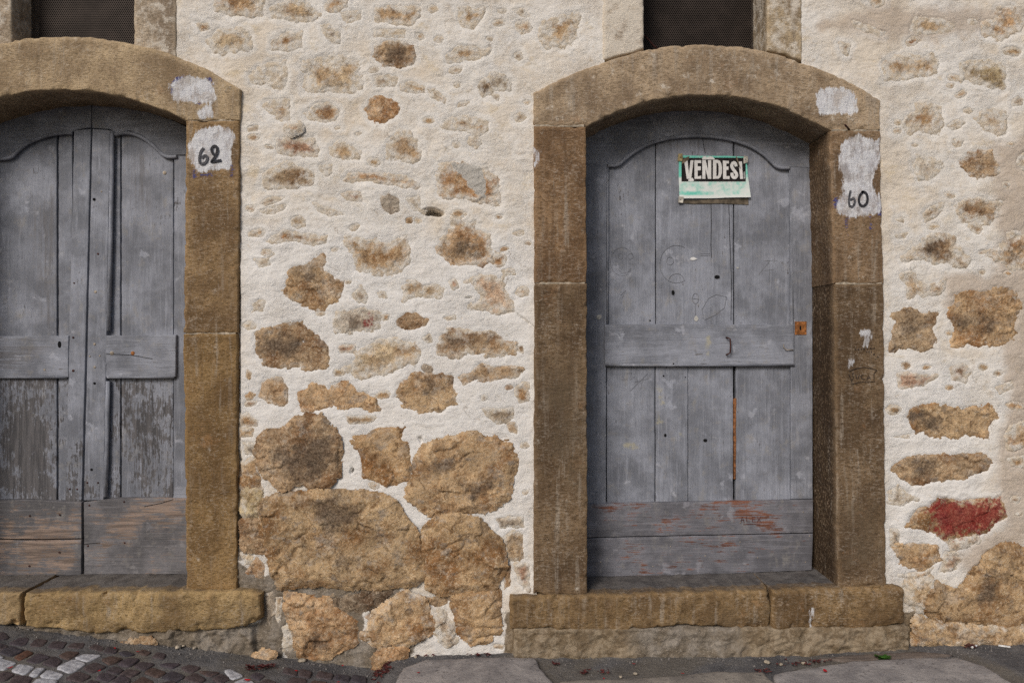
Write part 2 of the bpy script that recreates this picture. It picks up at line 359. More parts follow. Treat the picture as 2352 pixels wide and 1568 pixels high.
M_GROUND, M_COB, M_SLAB = mat_ground(), mat_cobble(), mat_slab()
M_DARK = plain('dark_interior', (.012, .011, .010), .95)
M_METAL = plain('perforated_steel', (.045, .035, .030), .6, .2, 12, .3)
M_RUST = plain('rusty_iron', (.33, .135, .045), .8, .5, 90, .2, .001)
M_IRON = plain('dark_iron', (.07, .03, .025), .6, .4, 90, .4)
M_NAIL = plain('old_nail_head', (.36, .31, .25), .6, .4, 60)
M_HOLE = plain('hole_darkness', (.008, .008, .009), .95, .1)
M_INKB = plain('black_paint', (.035, .035, .042), .7, .6, 220)
M_INKL = plain('grey_paint', (.085, .085, .095), .7, .6, 220)
M_SCR = plain('scratched_wood', (.175, .18, .20), .8, .3)
M_PEN = plain('marker_line', (.022, .018, .02), .7, .3)
M_RED = plain('red_petal', (.40, .012, .02), .6, .3)
M_LITTER = plain('dry_leaf', (.10, .03, .028), .8, .5, 60)
M_WHITE = plain('white_paper', (.74, .74, .73), .7, .08)
M_LEAF = plain('weed_leaf', (.045, .13, .02), .55, .4, 80)
M_PEB = plain('pebble', (.42, .36, .28), .85, .35, 60)
M_CREAM = plain('cigarette_filter', (.55, .36, .20), .8, .15)

# ------------------------------------------------------------------ blocks: a ruled patch with rough face and worn arrises
def resample(curve, us):
    c = np.asarray(curve, float); x = c[:, 0]
    t = (x - x[0]) / (x[-1] - x[0])
    return np.stack([np.interp(us, t, c[:, 0]), np.interp(us, t, c[:, 1])], 1)
def lines(length, cell, r):
    e = [0, .12 * r, .3 * r, .6 * r, r]
    e = [v for v in e if v < length * .4]
    n = max(1, int(round((length - 2 * e[-1]) / cell)))
    mid = np.linspace(e[-1], length - e[-1], n + 1)
    return np.concatenate([e[:-1], mid, [length - v for v in e[:-1]][::-1]]) / length
def block(name, bottom, top, yf, yb, mat, parent=None, cell=.010, rnd=.008, rough=.0015, wob=.003, color=(1, 1, 1, 1), attrs=None,
          skew=(0, 0), chips=1.0, seed=0, back=6, px=True, label=None, rscale=.05, tread=False, patina_shade=0.0):
    """bottom/top: polylines (tracing units at the depth of the face) with rising x"""
    if px: bottom = PL(bottom, yf); top = PL(top, yf)
    wid = max(abs(bottom[-1][0] - bottom[0][0]), .01)
    hei = max(.005, float(np.mean([top[0][1] - bottom[0][1], top[-1][1] - bottom[-1][1], top[len(top) // 2][1] - bottom[len(bottom) // 2][1]])))
    us, vv = lines(wid, cell, rnd), lines(hei, cell, rnd)
    B, T = resample(bottom, us), resample(top, us)
    nu, nv = len(us), len(vv)
    X = B[:, None, 0] + (T - B)[:, None, 0] * vv[None]; Z = B[:, None, 1] + (T - B)[:, None, 1] * vv[None]
    if wob:
        dx = wob * fbm(X * 14 + seed, Z * 14, 4, 31 + seed); dz = wob * fbm(X * 14 + 50 + seed, Z * 14, 4, 57 + seed)
        X = X + dx; Z = Z + dz
    du = np.minimum(us, 1 - us)[:, None] * wid + 0 * vv[None]; dv = np.minimum(vv, 1 - vv)[None] * hei + 0 * us[:, None]
    rr = rnd * (1 + chips * 2.2 * np.clip(fbm(X * 22, Z * 22, 3, 5 + seed) - .05, 0, 1)) * (.7 + .3 * chips)
    def drop(d):
        t = np.clip(1 - d / rr, 0, 1); return rr * (1 - np.sqrt(np.clip(1 - t * t, 0, 1)))
    y = yf + np.maximum(drop(du), drop(dv)) + .35 * np.minimum(drop(du), drop(dv)) - rough * fbm(X / rscale, Z / rscale, 5, 91 + seed, .6) * 1.6
    verts = np.stack([X, y, Z], -1).reshape(-1, 3)
    idx = np.arange(nu * nv).reshape(nu, nv)
    f = np.stack([idx[:-1, :-1], idx[1:, :-1], idx[1:, 1:], idx[:-1, 1:]], -1).reshape(-1, 4)
    ring = np.concatenate([idx[:, 0], idx[-1, 1:], idx[-2::-1, -1], idx[0, -2:0:-1]])
    uR = np.concatenate([us, np.ones(nv - 1), us[-2::-1], np.zeros(nv - 2)])
    edge = np.minimum(du, dv).reshape(-1) / .03
    allv = [verts]; allf = [f]; prev = ring; base = len(verts); edges = [edge]
    for j in range(1, back + 1):
        t = j / back; q = verts[ring].copy(); y0 = q[:, 1]; q[:, 1] = y0 + (yb - y0) * t
        dep = q[:, 1] - y0
        q[:, 0] += dep * (skew[0] * (1 - uR) + skew[1] * uR)
        if wob:
            q[:, 0] += wob * .8 * fbm(q[:, 1] * 20 + 9, q[:, 2] * 20, 3, 7 + seed) * min(1, t * 3)
            q[:, 2] += wob * .6 * fbm(q[:, 0] * 20, q[:, 1] * 20 + 4, 3, 8 + seed) * min(1, t * 3)
        cur = np.arange(len(ring)) + base; base += len(ring)
        allv.append(q); edges.append(np.full(len(ring), min(1.0, t * abs(yb - yf) / .03)))
        allf.append(np.stack([prev, cur, np.roll(cur, -1), np.roll(prev, -1)], -1)); prev = cur
    V = np.concatenate(allv); F = np.concatenate(allf)[:, ::-1]
    F = np.concatenate(allf)
    at = {'edge': np.clip(np.concatenate(edges), 0, 1)}
    if patina_shade:
        t_ = np.zeros(len(V)); t_[len(verts):] = patina_shade; at['patina_shade'] = t_  # all side faces darkened: stone patina and recess shade together
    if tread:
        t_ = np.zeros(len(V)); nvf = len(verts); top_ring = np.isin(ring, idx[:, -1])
        for j in range(back): t_[nvf + j * len(ring): nvf + (j + 1) * len(ring)] = top_ring * (.30 if j < 2 else 1.0)  # front strip kept paler; worn grey and painted shade behind it
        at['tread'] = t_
    for kx, polys in (attrs or {}).items():
        s = np.full(len(V), -1.0)
        for pl in polys: s = np.maximum(s, sdf(PL(pl, yf), V[:, 0], V[:, 2]))
        w = {'wear': .45, 'stain': .34}.get(kx, .06)
        at[kx] = np.clip(.5 + s / w, 0, 1) * (V[:, 1] < yf + .02)
    o = mk(name, V, F, mat, parent, at, True, color)
    if label: o['label'] = label
    return o
def rect(name, x0, y0, x1, y1, *a, **k): return block(name, [(x0, y1), (x1, y1)], [(x0, y0), (x1, y0)], *a, **k)

# ------------------------------------------------------------------ the stones of the wall, traced
COL = {'g': (.44, .305, .165), 'o': (.50, .325, .17), 'b': (.36, .25, .145), 'y': (.58, .47, .31), 'q': (.38, .335, .28),
       'r': (.42, .26, .19), 'd': (.21, .165, .12), 'k': (.40, .385, .35), 'G': (.42, .29, .15), 'p': (.55, .44, .35), 'v': (.40, .35, .21)}
ST = []
def s_(c, col, w, *pts, prot=None): ST.append((cr(c, pts), col, w, prot))
s_('A','g',.35,(250,-70),(545,-70),(545,40),(540,95),(430,105),(330,90),(265,60)); s_('A','y',.4,(600,60),(700,10),(820,-10),(910,90),(860,130),(760,140),(610,100))
s_('A','b',.3,(940,30),(1000,-20),(1085,0),(1070,40),(980,75),(945,65)); s_('A','q',.5,(1040,75),(1160,70),(1160,115),(1080,140),(1050,120))
s_('A','o',.3,(1260,50),(1350,40),(1530,60),(1530,110),(1480,150),(1260,135)); s_('A','g',.45,(1790,60),(1850,50),(1940,60),(1920,110),(1870,175),(1790,170),(1775,115))
s_('A','b',.35,(140,150),(205,145),(215,180),(160,200)); s_('A','y',.4,(190,260),(280,190),(400,170),(480,230),(480,300),(380,330),(250,320))
s_('A','g',.5,(610,250),(700,210),(790,200),(790,290),(700,310),(610,310)); s_('A','q',.5,(920,165),(960,150),(1030,210),(1020,265),(950,245))
s_('A','b',.12,(1255,290),(1330,260),(1420,270),(1500,280),(1495,380),(1420,410),(1310,410),(1265,350)); s_('A','g',.52,(1700,350),(1780,290),(1900,300),(1975,310),(1970,350),(1850,370),(1720,390))
s_('A','y',.38,(790,400),(900,365),(1060,355),(1155,385),(1155,540),(1100,590),(960,580),(800,560)); s_('A','y',.55,(470,470),(600,400),(690,380),(695,500),(680,560),(560,520),(480,510))
s_('A','q',.5,(1240,480),(1330,470),(1390,490),(1380,540),(1260,540)); s_('A','g',.33,(1410,530),(1480,510),(1560,550),(1560,580),(1480,570),(1420,560))
s_('A','g',.38,(1590,560),(1630,560),(1695,620),(1690,645),(1610,610)); s_('A','d',.33,(1900,540),(1980,465),(2060,470),(2105,510),(2100,560),(2000,560),(1930,600))
s_('A','q',.3,(1990,590),(2035,600),(2030,630),(2000,615)); s_('A','g',.42,(550,670),(620,630),(710,630),(715,750),(660,755),(590,710))
s_('A','b',.38,(810,710),(870,660),(980,650),(1020,690),(1000,750),(900,760),(830,740)); s_('A','o',.1,(1215,640),(1260,615),(1350,620),(1400,680),(1360,730),(1290,765),(1215,745),(1200,680))
s_('A','g',.42,(1660,790),(1740,740),(1830,730),(1960,770),(1960,810),(1900,850),(1800,810),(1700,815)); s_('A','q',.5,(460,800),(520,790),(520,820),(460,825))
s_('A','p',.3,(715,800),(775,795),(780,815),(730,835),prot=.02); s_('A','r',.33,(640,870),(740,860),(860,870),(905,940),(895,985),(800,980),(650,960))
s_('A','g',.38,(970,930),(1030,885),(1100,930),(1165,960),(1150,990),(1060,1000),(990,970)); s_('A','b',.3,(1345,910),(1390,840),(1470,820),(1540,880),(1530,1000),(1400,1010),(1340,990))
s_('A','y',.62,(1240,185),(1440,190),(1440,235),(1250,230)); s_('A','q',.55,(2120,65),(2180,55),(2225,100),(2170,100)); s_('H','g',.4,(80,190),(180,110),(340,80),(330,230),(250,300),(130,290))
s_('B','b',.25,(265,250),(290,180),(430,95),(560,130),(640,200),(620,260),(430,275),(300,270)); s_('B','q',.48,(690,120),(770,110),(770,160),(740,195),(695,150))
s_('B','o',.32,(860,220),(900,170),(1100,170),(1320,200),(1425,265),(1390,285),(1250,260),(1080,225),(930,230)); s_('B','r',.5,(840,320),(900,300),(980,310),(990,370),(880,360))
s_('B','o',.28,(1530,310),(1550,100),(1700,95),(1900,140),(1990,220),(1985,400),(1850,380),(1650,340)); s_('B','q',.38,(260,385),(340,345),(430,345),(380,375),(290,400))
s_('B','q',.52,(240,440),(330,420),(440,400),(420,440),(300,465)); s_('B','q',.4,(620,370),(690,395),(760,430),(855,465),(760,475),(680,440))
s_('B','k',.1,(1140,350),(1180,320),(1250,380),(1255,430),(1200,460),(1150,400)); s_('B','k',.4,(1320,350),(1400,340),(1420,440),(1370,440))
s_('B','b',.1,(1310,500),(1350,490),(1350,525),(1315,525)); s_('B','g',.4,(160,600),(260,570),(300,590),(260,620),(170,625))
s_('B','o',.35,(290,660),(380,620),(420,580),(560,610),(740,620),(730,670),(640,690),(500,650),(380,660)); s_('B','g',.2,(865,640),(960,630),(1010,680),(1090,650),(1200,670),(1310,620),(1330,820),(1230,880),(1080,910),(960,860),(920,760))
s_('B','o',.16,(1520,700),(1600,640),(1640,490),(1790,570),(1920,640),(1920,800),(1850,830),(1650,820),(1540,750)); s_('B','q',.55,(210,790),(310,790),(330,830),(250,850))
s_('B','g',.1,(490,860),(600,830),(700,780),(730,870),(840,960),(830,1060),(700,1150),(560,1140),(420,1020),(470,940)); s_('B','q',.4,(930,1050),(980,990),(1030,1060),(1020,1110),(960,1100))
s_('B','q',.5,(1100,1030),(1160,1030),(1170,1070),(1120,1060)); s_('B','g',.3,(1280,990),(1330,950),(1420,960),(1430,1040),(1350,1070),(1290,1090))
s_('B','g',.38,(1430,1000),(1500,970),(1590,1000),(1570,1060),(1450,1070)); s_('B','r',.4,(1620,950),(1660,930),(1690,990),(1650,1010))
s_('B','p',.3,(1770,940),(1900,920),(2000,930),(2020,990),(2065,1070),(2080,1150),(1980,1170),(1780,1140),(1870,1080)); s_('B','g',.5,(190,1120),(240,1080),(290,1100),(270,1160),(190,1180))
s_('B','q',.3,(1765,545),(1815,515),(1800,555)); s_('B','q',.55,(2000,870),(2090,860),(2100,900),(2020,905))
s_('C','b',.08,(245,260),(330,220),(430,170),(560,160),(640,230),(680,310),(740,390),(745,480),(620,475),(500,485),(290,470),(250,380)); s_('C','k',.2,(800,90),(1000,75),(1110,100),(1130,210),(1080,225),(800,225))
s_('C','g',.35,(1140,110),(1190,105),(1180,140),(1150,145)); s_('C','b',.08,(1255,150),(1320,95),(1380,100),(1460,140),(1440,180),(1340,210),(1270,190))
s_('C','q',.4,(1580,130),(1660,110),(1670,135),(1610,145)); s_('C','d',.2,(1430,280),(1480,245),(1500,300),(1440,300))
s_('C','b',.14,(1540,380),(1560,250),(1620,210),(1760,235),(1950,240),(2030,300),(2090,320),(2090,390),(1900,400),(1750,370),(1690,410),(1600,390)); s_('C','r',.2,(825,345),(880,330),(950,325),(930,370),(830,375))
s_('C','y',.18,(880,500),(960,380),(1100,290),(1240,285),(1400,370),(1380,420),(1250,480),(1150,550),(960,540)); s_('C','b',.15,(2115,340),(2150,335),(2160,390),(2130,370))
s_('C','b',.13,(1700,560),(1770,530),(1850,470),(1960,490),(2060,480),(2145,500),(2110,550),(1960,560),(1840,570),(1730,610)); s_('C','b',.13,(290,560),(400,570),(460,640),(420,760),(340,740),(245,700))
s_('C','o',.08,(540,790),(555,670),(620,615),(715,625),(750,680),(770,620),(870,600),(960,660),(1090,710),(1100,790),(950,770),(760,780),(600,800)); s_('C','g',.08,(1250,700),(1260,600),(1380,540),(1520,530),(1640,570),(1640,650),(1680,740),(1560,800),(1420,800),(1280,760))
s_('C','b',.2,(870,840),(980,840),(1090,850),(1060,880),(960,890),(900,890)); s_('C','d',.2,(1870,790),(1950,790),(2080,790),(2090,860),(1980,890),(1900,840))
s_('C','g',.32,(2100,640),(2160,590),(2200,600),(2190,720),(2130,740)); s_('C','g',.18,(110,850),(160,820),(240,880),(230,910),(110,910))
s_('C','b',.02,(240,1060),(300,960),(440,950),(520,880),(690,845),(760,930),(830,1000),(820,1100),(810,1250),(760,1330),(640,1340),(560,1310),(420,1350),(300,1250),(250,1180),prot=.022)
s_('C','G',.0,(930,990),(1100,950),(1290,930),(1260,1010),(1310,1050),(1330,1170),(1320,1280),(1240,1330),(1000,1270),(990,1080),prot=.012)
s_('C','g',.04,(1460,1060),(1620,1000),(1800,990),(2070,1060),(2090,1150),(2060,1300),(2050,1420),(1950,1490),(1700,1530),(1480,1530),(1330,1420),(1380,1260),(1400,1140),prot=.022)
s_('C','b',.15,(2030,890),(2100,890),(2110,960),(2060,950)); s_('C','k',.3,(130,1030),(240,1040),(250,1120),(150,1110)); s_('C','g',.15,(100,930),(200,940),(190,980),(110,990))
s_('C','g',.15,(130,1190),(220,1120),(260,1200),(240,1280),(120,1270)); s_('C','b',.15,(155,505),(190,530),(178,572),(160,560))
s_('D','G',.1,(105,100),(130,0),(240,0),(280,120),(200,100)); s_('D','v',.12,(130,130),(190,100),(245,140),(230,280),(160,300),(130,220),prot=.014)
s_('D','b',.04,(140,340),(240,330),(285,470),(280,540),(150,525),prot=.018); s_('D','y',.2,(110,570),(200,560),(190,630),(150,640)); s_('D','o',.1,(130,710),(230,600),(285,660),(270,735))
s_('D','G',.02,(265,250),(300,180),(420,140),(680,120),(900,130),(1130,140),(1230,200),(1300,310),(1390,420),(1420,560),(1435,720),(1380,780),(1150,790),(900,800),(700,770),(420,800),(370,700),(330,560),(290,420),prot=.034)
s_('D','G',.02,(1440,500),(1450,400),(1540,300),(1700,290),(1840,330),(1900,400),(1980,480),(2020,600),(2010,680),(1950,790),(1700,830),(1560,850),(1480,800),(1455,660),prot=.032)
s_('D','q',.2,(1970,320),(2050,300),(2150,310),(2160,370),(2000,380)); s_('D','g',.15,(2010,450),(2080,400),(2150,430),(2150,600),(2060,620),(2020,550)); s_('D','r',.25,(2090,640),(2200,640),(2200,830),(2130,770)); s_('D','b',.1,(2030,660),(2065,650),(2060,800),(2020,830))
s_('D','o',.0,(440,860),(520,880),(740,890),(780,960),(930,1050),(945,1200),(740,1300),(550,1300),(520,1160),(460,1000),prot=.026)
s_('D','g',.1,(990,1160),(1060,1110),(1080,980),(1180,920),(1300,840),(1440,900),(1485,1050),(1495,1120),(1380,1190),(1240,1230),(1080,1210),prot=.03)
s_('D','q',.2,(1505,1000),(1560,990),(1640,1080),(1660,1190),(1610,1230),(1530,1110),prot=.016); s_('D','G',.06,(1625,860),(1700,850),(1960,840),(1980,950),(1970,1130),(1900,1190),(1780,1200),(1700,1120),(1680,1000),prot=.024)
s_('D','b',.02,(1440,890),(1600,880),(1605,925),(1510,960)); s_('D','y',.3,(370,880),(420,870),(410,970),(390,1090),(350,990)); s_('D','k',.45,(420,1100),(460,1060),(515,1170),(500,1260),(410,1280))
s_('D','o',.05,(240,1290),(290,1260),(370,1270),(330,1330),(260,1345),prot=.05); s_('D','o',.02,(1090,1320),(1150,1260),(1300,1260),(1300,1310),(1200,1340),(1100,1380),prot=.03); s_('D','g',.2,(1940,1220),(2030,1230),(2010,1260),(1950,1255))
s_('D','p',.1,(1000,1030),(1080,980),(1050,1060)); s_('E','g',.45,(340,210),(380,120),(480,130),(560,130),(640,180),(620,225),(480,230),(400,230))
s_('E','o',.25,(830,160),(920,140),(950,60),(1050,70),(1125,150),(1090,200),(1000,260),(930,280),(850,240)); s_('E','g',.32,(150,570),(160,450),(230,390),(350,400),(480,380),(520,420),(520,500),(440,530),(330,540),(230,545))
s_('E','v',.22,(690,460),(780,440),(960,420),(990,510),(985,620),(870,600),(700,565)); s_('E','g',.35,(290,850),(360,780),(400,700),(480,710),(540,760),(570,870),(480,940),(390,900),(340,920))
s_('E','g',.45,(785,820),(850,780),(940,750),(1000,770),(1000,920),(940,930),(830,880)); s_('E','q',.42,(370,1160),(380,1080),(440,1090),(530,1130),(560,1180),(470,1250),(400,1260))
s_('E','b',.14,(700,1140),(740,1070),(820,1050),(900,1060),(945,1150),(940,1200),(800,1240),(740,1200)); s_('E','q',.45,(1070,1120),(1125,1060),(1180,1120),(1125,1190))
s_('E','b',.3,(430,1490),(470,1440),(560,1420),(560,1460),(450,1540)); s_('E','b',.28,(650,1430),(720,1390),(850,1400),(960,1410),(950,1500),(880,1560),(700,1540))
s_('E','b',.3,(20,-20),(150,-30),(150,30),(90,55)); s_('E','g',.4,(-60,150),(60,180),(155,230),(120,250),(-40,200)); s_('H','q',.5,(1970,270),(2040,280),(2020,350),(1990,330)); s_('E','g',.4,(225,1530),(280,1515),(285,1550))
s_('F','b',.18,(280,250),(370,170),(440,100),(540,70),(630,95),(640,150),(750,240),(690,290),(560,250),(500,270),(440,230)); s_('F','o',.25,(870,200),(960,130),(1020,70),(1125,60),(1200,150),(1150,310),(1000,290),(930,260))
s_('F','g',.26,(280,350),(360,330),(380,390),(460,430),(580,390),(540,470),(440,480),(360,500),(320,520),(290,430)); s_('F','b',.08,(230,640),(350,600),(430,630),(520,620),(480,720),(490,860),(380,870),(290,870),(205,870),(230,760))
s_('F','g',.08,(650,480),(760,450),(830,490),(990,450),(1080,480),(1100,570),(1040,680),(1060,780),(980,850),(870,820),(750,810),(640,830),(620,640)); s_('F','r',.2,(250,1040),(330,1030),(400,1045),(510,1050),(440,1110),(360,1130),(260,1130))
s_('F','r',.3,(610,990),(710,960),(745,1010),(720,1100),(640,1070)); s_('F','p',.5,(930,1130),(1040,1090),(1050,1130),(960,1170)); s_('F','g',.04,(310,1340),(340,1280),(520,1250),(700,1290),(880,1250),(930,1320),(880,1400),(880,1480),(720,1490),(520,1470),(380,1440))
s_('F','g',.25,(1000,1480),(1050,1400),(1125,1360),(1200,1450),(1150,1568),(1020,1560)); s_('F','g',.4,(230,70),(320,55),(300,92),(240,90)); s_('F','g',.4,(220,1475),(340,1455),(325,1485))
s_('G','b',.06,(960,130),(1060,50),(1200,40),(1400,30),(1560,30),(1640,90),(1590,150),(1420,190),(1200,200),(1100,230),(1000,160)); s_('G','q',.35,(930,280),(1000,240),(1130,330),(1020,370),(940,350))
RED_STONE = len(ST)
s_('G','g',.1,(1030,520),(1110,400),(1200,370),(1260,310),(1450,330),(1640,320),(1700,300),(1735,450),(1600,560),(1420,580),(1280,600),(1180,540)); s_('G','q',.35,(950,530),(1000,530),(1010,640),(950,660))
s_('G','g',.1,(980,660),(1060,620),(1260,650),(1300,740),(1210,770),(1150,820),(1010,760)); s_('G','p',.25,(1320,610),(1550,570),(1550,620),(1450,650),(1370,690)); s_('G','p',.35,(1270,830),(1320,680),(1440,720),(1400,800))
s_('G','G',.03,(1240,900),(1380,960),(1500,800),(1600,680),(1720,630),(1846,680),(2050,700),(2080,900),(2060,1160),(1846,1160),(1700,1170),(1560,1160),(1420,1165),(1250,1140),(1150,1020),prot=.035)
s_('G','g',.1,(1090,1110),(1180,1160),(1400,1180),(1560,1190),(1846,1180),(2050,1190),(2050,1290),(1400,1280),(1100,1280),prot=.04); s_('G','g',.2,(1060,900),(1200,860),(1230,960),(1150,1060),(1060,1000),prot=.02)
s_('G','g',.3,(1010,850),(1240,790),(1180,850),(1100,875)); s_('G','g',.35,(1740,60),(1846,40),(1880,120),(1780,110))
_q = random.Random(21); _n = 0
for _t in range(4000):
    if _n >= 80: break
    zx = _q.random(); x = _q.uniform(560, 1215) if zx < .68 else _q.uniform(2050, 2345); y = _q.uniform(10, 1330) if zx < .68 else _q.uniform(10, 1230); r = _q.uniform(7, 21)
    if x < 700 and y < 230: continue
    if x > 1370 and x < 1400: continue
    if any(abs(sum(p[0] for p in pl) / len(pl) - x) < r + 3 + (max(p[0] for p in pl) - min(p[0] for p in pl)) / 2 and abs(sum(p[1] for p in pl) / len(pl) - y) < r * .6 + 3 + (max(p[1] for p in pl) - min(p[1] for p in pl)) / 2 for pl, *_ in ST): continue
    m = _q.randint(5, 8); ro = _q.uniform(-.3, .3); asp = _q.uniform(.4, .8)
    pts = [(r * _q.uniform(.75, 1.2) * math.cos(t * 6.283 / m), asp * r * _q.uniform(.75, 1.2) * math.sin(t * 6.283 / m)) for t in range(m)]
    ST.append(([(x + a * math.cos(ro) - b * math.sin(ro), y + a * math.sin(ro) + b * math.cos(ro)) for a, b in pts], _q.choice('gqypbgo'), _q.uniform(.30, .55) - .2 * (y > 800), None)); _n += 1
s_('D','d',.0,(700,905),(960,870),(1230,810),(1150,900),(1050,960),(900,970),(780,950),prot=.012); s_('J','b',.0,(1330,432),(1450,388),(1600,382),(1640,412),(1500,446),prot=.055); s_('D','k',.1,(300,860),(345,850),(350,1000),(320,1060),prot=.01)
N_IN = len(ST)
_r = random.Random(3)                         # the same masonry just past the edges of the picture
def near_any(x, y, r):
    for pl, *_ in ST:
        cx = sum(p[0] for p in pl) / len(pl); cy = sum(p[1] for p in pl) / len(pl)
        rad = max(abs(p[0] - cx) for p in pl)
        if abs(cx - x) < r + rad + 14 and abs(cy - y) < r * .7 + rad * .7 + 12: return True
    return False
for gx, gy, n in ((range(2400, 2900), range(-220, 1460), 150), (range(-760, -330), range(-220, 1380), 110), (range(420, 1360), range(-300, -70), 22), (range(1890, 2360), range(-300, -70), 10)):
    for _ in range(n):
        x, y, r = _r.choice(gx), _r.choice(gy), _r.uniform(22, 62)
        if near_any(x, y, r): continue
        m = _r.randint(6, 9)
        ST.append(([(x + r * _r.uniform(.8, 1.15) * math.cos(t * 6.283 / m), y + .62 * r * _r.uniform(.8, 1.15) * math.sin(t * 6.283 / m)) for t in range(m)],
                   _r.choice('gobyqg'), _r.uniform(.1, .45), None))

# ------------------------------------------------------------------ wall: plaster sheet and stones
wall = thing('stone_wall', 'rubble stone wall with white lime plaster smeared between tan stones, around both doors', 'wall', (0, 0, 0))
def span(a, b, step, far, n):
    mid = np.linspace(a, b, int(round((b - a) / step)) + 1)
    g = np.geomspace(.02, far, n)
    return np.concatenate([(a - g)[::-1], mid, b + g])
x0, _z = P(-30, 0); x1, _z = P(2382, 0); _x, zt = P(0, -25); _x, zb = P(0, 1575)
CELL = .0052
xs = span(x0, x1, CELL, 5.0, 46); zs = span(zb, zt, CELL, 5.0, 40); zs = zs[zs > zb - .12]
X, Z = np.meshgrid(xs, zs, indexing='ij')
lowness = sstep(H - .15, H - 1.0, Z)
def wall_base(x, z): return .008 * fbm(x * 2.6, z * 2.6, 3, 1) + .0045 * fbm(x * 9, z * 11, 3, 2) + .005 * sstep(H - .15, H - 1.0, z) * fbm(x * 8, z * 8, 3, 12)
Hh = wall_base(X, Z) + 0.0022 * fbm(X * 46, Z * 46, 4, 3, .72) + .0050 * np.clip(ridged(X * 8, Z * 13, 4, 14) - .30, 0, 1) * sstep(-.05, .30, fbm(X * 4, Z * 4, 3, 15))
NEAR = np.zeros_like(X)
def window(lo, hi, m):
    i0, i1 = np.searchsorted(xs, [lo[0] - m, hi[0] + m]); j0, j1 = np.searchsorted(zs, [lo[1] - m, hi[1] + m])
    return slice(max(i0, 0), i1), slice(max(j0, 0), j1)
def warp(x, z, a, s): return a * (fbm(x * 13, z * 13, 5, 200 + s, .62) * 1.5 + .25 * ridged(x * 60, z * 60, 3, 300 + s))
stone_jobs = []
for si, (pl, col, w, prot) in enumerate(ST):
    poly = [P(a, b) for a, b in pl]; pa = np.array(poly); lo, hi = pa.min(0), pa.max(0)
    size = float(min(hi - lo)); low = float(sstep(H - .1, H - .9, np.array(pa[:, 1].mean())))
    if prot is None: prot = .001 + .004 * low - .003 * w
    lb = low * (1.0 if size > .15 else .4)
    wa = min(.026, .16 * size) * (1 - .55 * lb)
    wd = min(.026 - .014 * low, .24 * size)
    sl = window(lo, hi, .05); xx, zz = X[sl], Z[sl]
    sd = sdf(poly, xx, zz); sdw = sd + warp(xx, zz, wa, si % 7) - .006 * lb
    m_ = sstep(-wd, wd, sdw)
    Hh[sl] -= (.0090 + .0025 * low) * m_                        # under the stone face the plaster runs out
    NEAR[sl] = np.maximum(NEAR[sl], sstep(-.055, -.005, sdw))
    stone_jobs.append((si, poly, lo, hi, size, low, prot, wa, col, w))
# holes and cracks
for cx, cy, rx, ry, ang, dep in ((992, 487, 26, 9, 8, .09), (940, 506, 7, 5, 0, .02), (808, 1081, 3.5, 8, 10, .04), (1165, 716, 17, 3, -3, .03), (1205, 735, 40, 2.5, 38, .014),
                                 (1076, 684, 10, 2, 0, .02), (1205, 1345, 3, 9, 4, .03), (1052, 794, 16, 5, 20, .03), (966, 1010, 4, 10, -20, .02), (548, 900, 4, 420, 0, .022), (553, 1150, 5, 110, 0, .04)):
    a = math.radians(ang); px_, pz_ = P(cx, cy); dx = X - px_; dz = -(Z - pz_)
    u = (dx * math.cos(a) + dz * math.sin(a)) / (rx * S); v = (-dx * math.sin(a) + dz * math.cos(a)) / (ry * S)
    rr_ = np.sqrt(u * u + v * v) + .35 * fbm(X * 40, Z * 40, 3, 77)
    Hh -= dep * sstep(1.15, .45, rr_)
def field(polys, w=.08, seed=0, warp_=.03):
    s = np.full(X.shape, -1.0)
    for pl in polys: s = np.maximum(s, sdf(PL(pl), X, Z))
    return np.clip(.5 + (s + warp_ * fbm(X * 9, Z * 9, 4, 400 + seed)) / w, 0, 1)
CEMENT = field([cr('D', p) for p in ([(60, 560), (140, 640), (290, 740), (370, 700), (420, 810), (460, 1000), (430, 1320), (0, 1380), (0, 1100), (250, 1060), (260, 860), (60, 840)], [(400, 810), (700, 770), (900, 800), (1250, 790), (1260, 850), (1100, 960), (1000, 1000), (980, 1200), (1100, 1230), (1380, 1200), (1350, 1320), (1080, 1400), (500, 1400), (420, 1300), (450, 900)],
    [(70, 60), (130, 60), (130, 620), (80, 640)])] + [[(-400, 1425), (560, 1425), (560, 1540), (-400, 1540)], [(1160, 1405), (2110, 1405), (2110, 1540), (1160, 1540)], [(2090, 1468), (2400, 1468), (2400, 1540), (2090, 1540)]], .05)
FOOT = field([[(1160, 1405), (1430, 1405), (1470, 1540), (1160, 1540)], [(1690, 1405), (2110, 1405), (2110, 1540), (1700, 1540)]], .08)
TAN = field([[(2285, 330), (2760, 200), (2900, 1240), (2500, 1280), (2330, 1240), (2290, 1120), (2315, 900), (2300, 700)], [(2170, 640), (2300, 625), (2340, 660), (2180, 700)], [(1880, 60), (2000, 20), (2352, 25), (2352, 60), (2050, 90)], [(1170, 1446), (2085, 1440), (2085, 1515), (1170, 1515)], [(2200, 1280), (2352, 1180), (2352, 1330), (2250, 1330)]], .16)
WHITE = field([[(545, 520), (1225, 560), (1225, 1240), (880, 1240), (560, 960)], [(2040, 850), (2200, 850), (2260, 1240), (2040, 1330)], cr('D', [(1350, 1200), (1500, 1130), (2060, 1100), (2060, 1290), (1600, 1300)])], .35)
Hh += .055 * sstep(0, .012, sdf(PL([(1176, 1430), (2078, 1425), (2084, 1540), (1176, 1540)]), X, Z) + .010 * fbm(X * 16, Z * 16, 4, 9)) * (1 + .25 * fbm(X * 16, Z * 22, 4, 10))
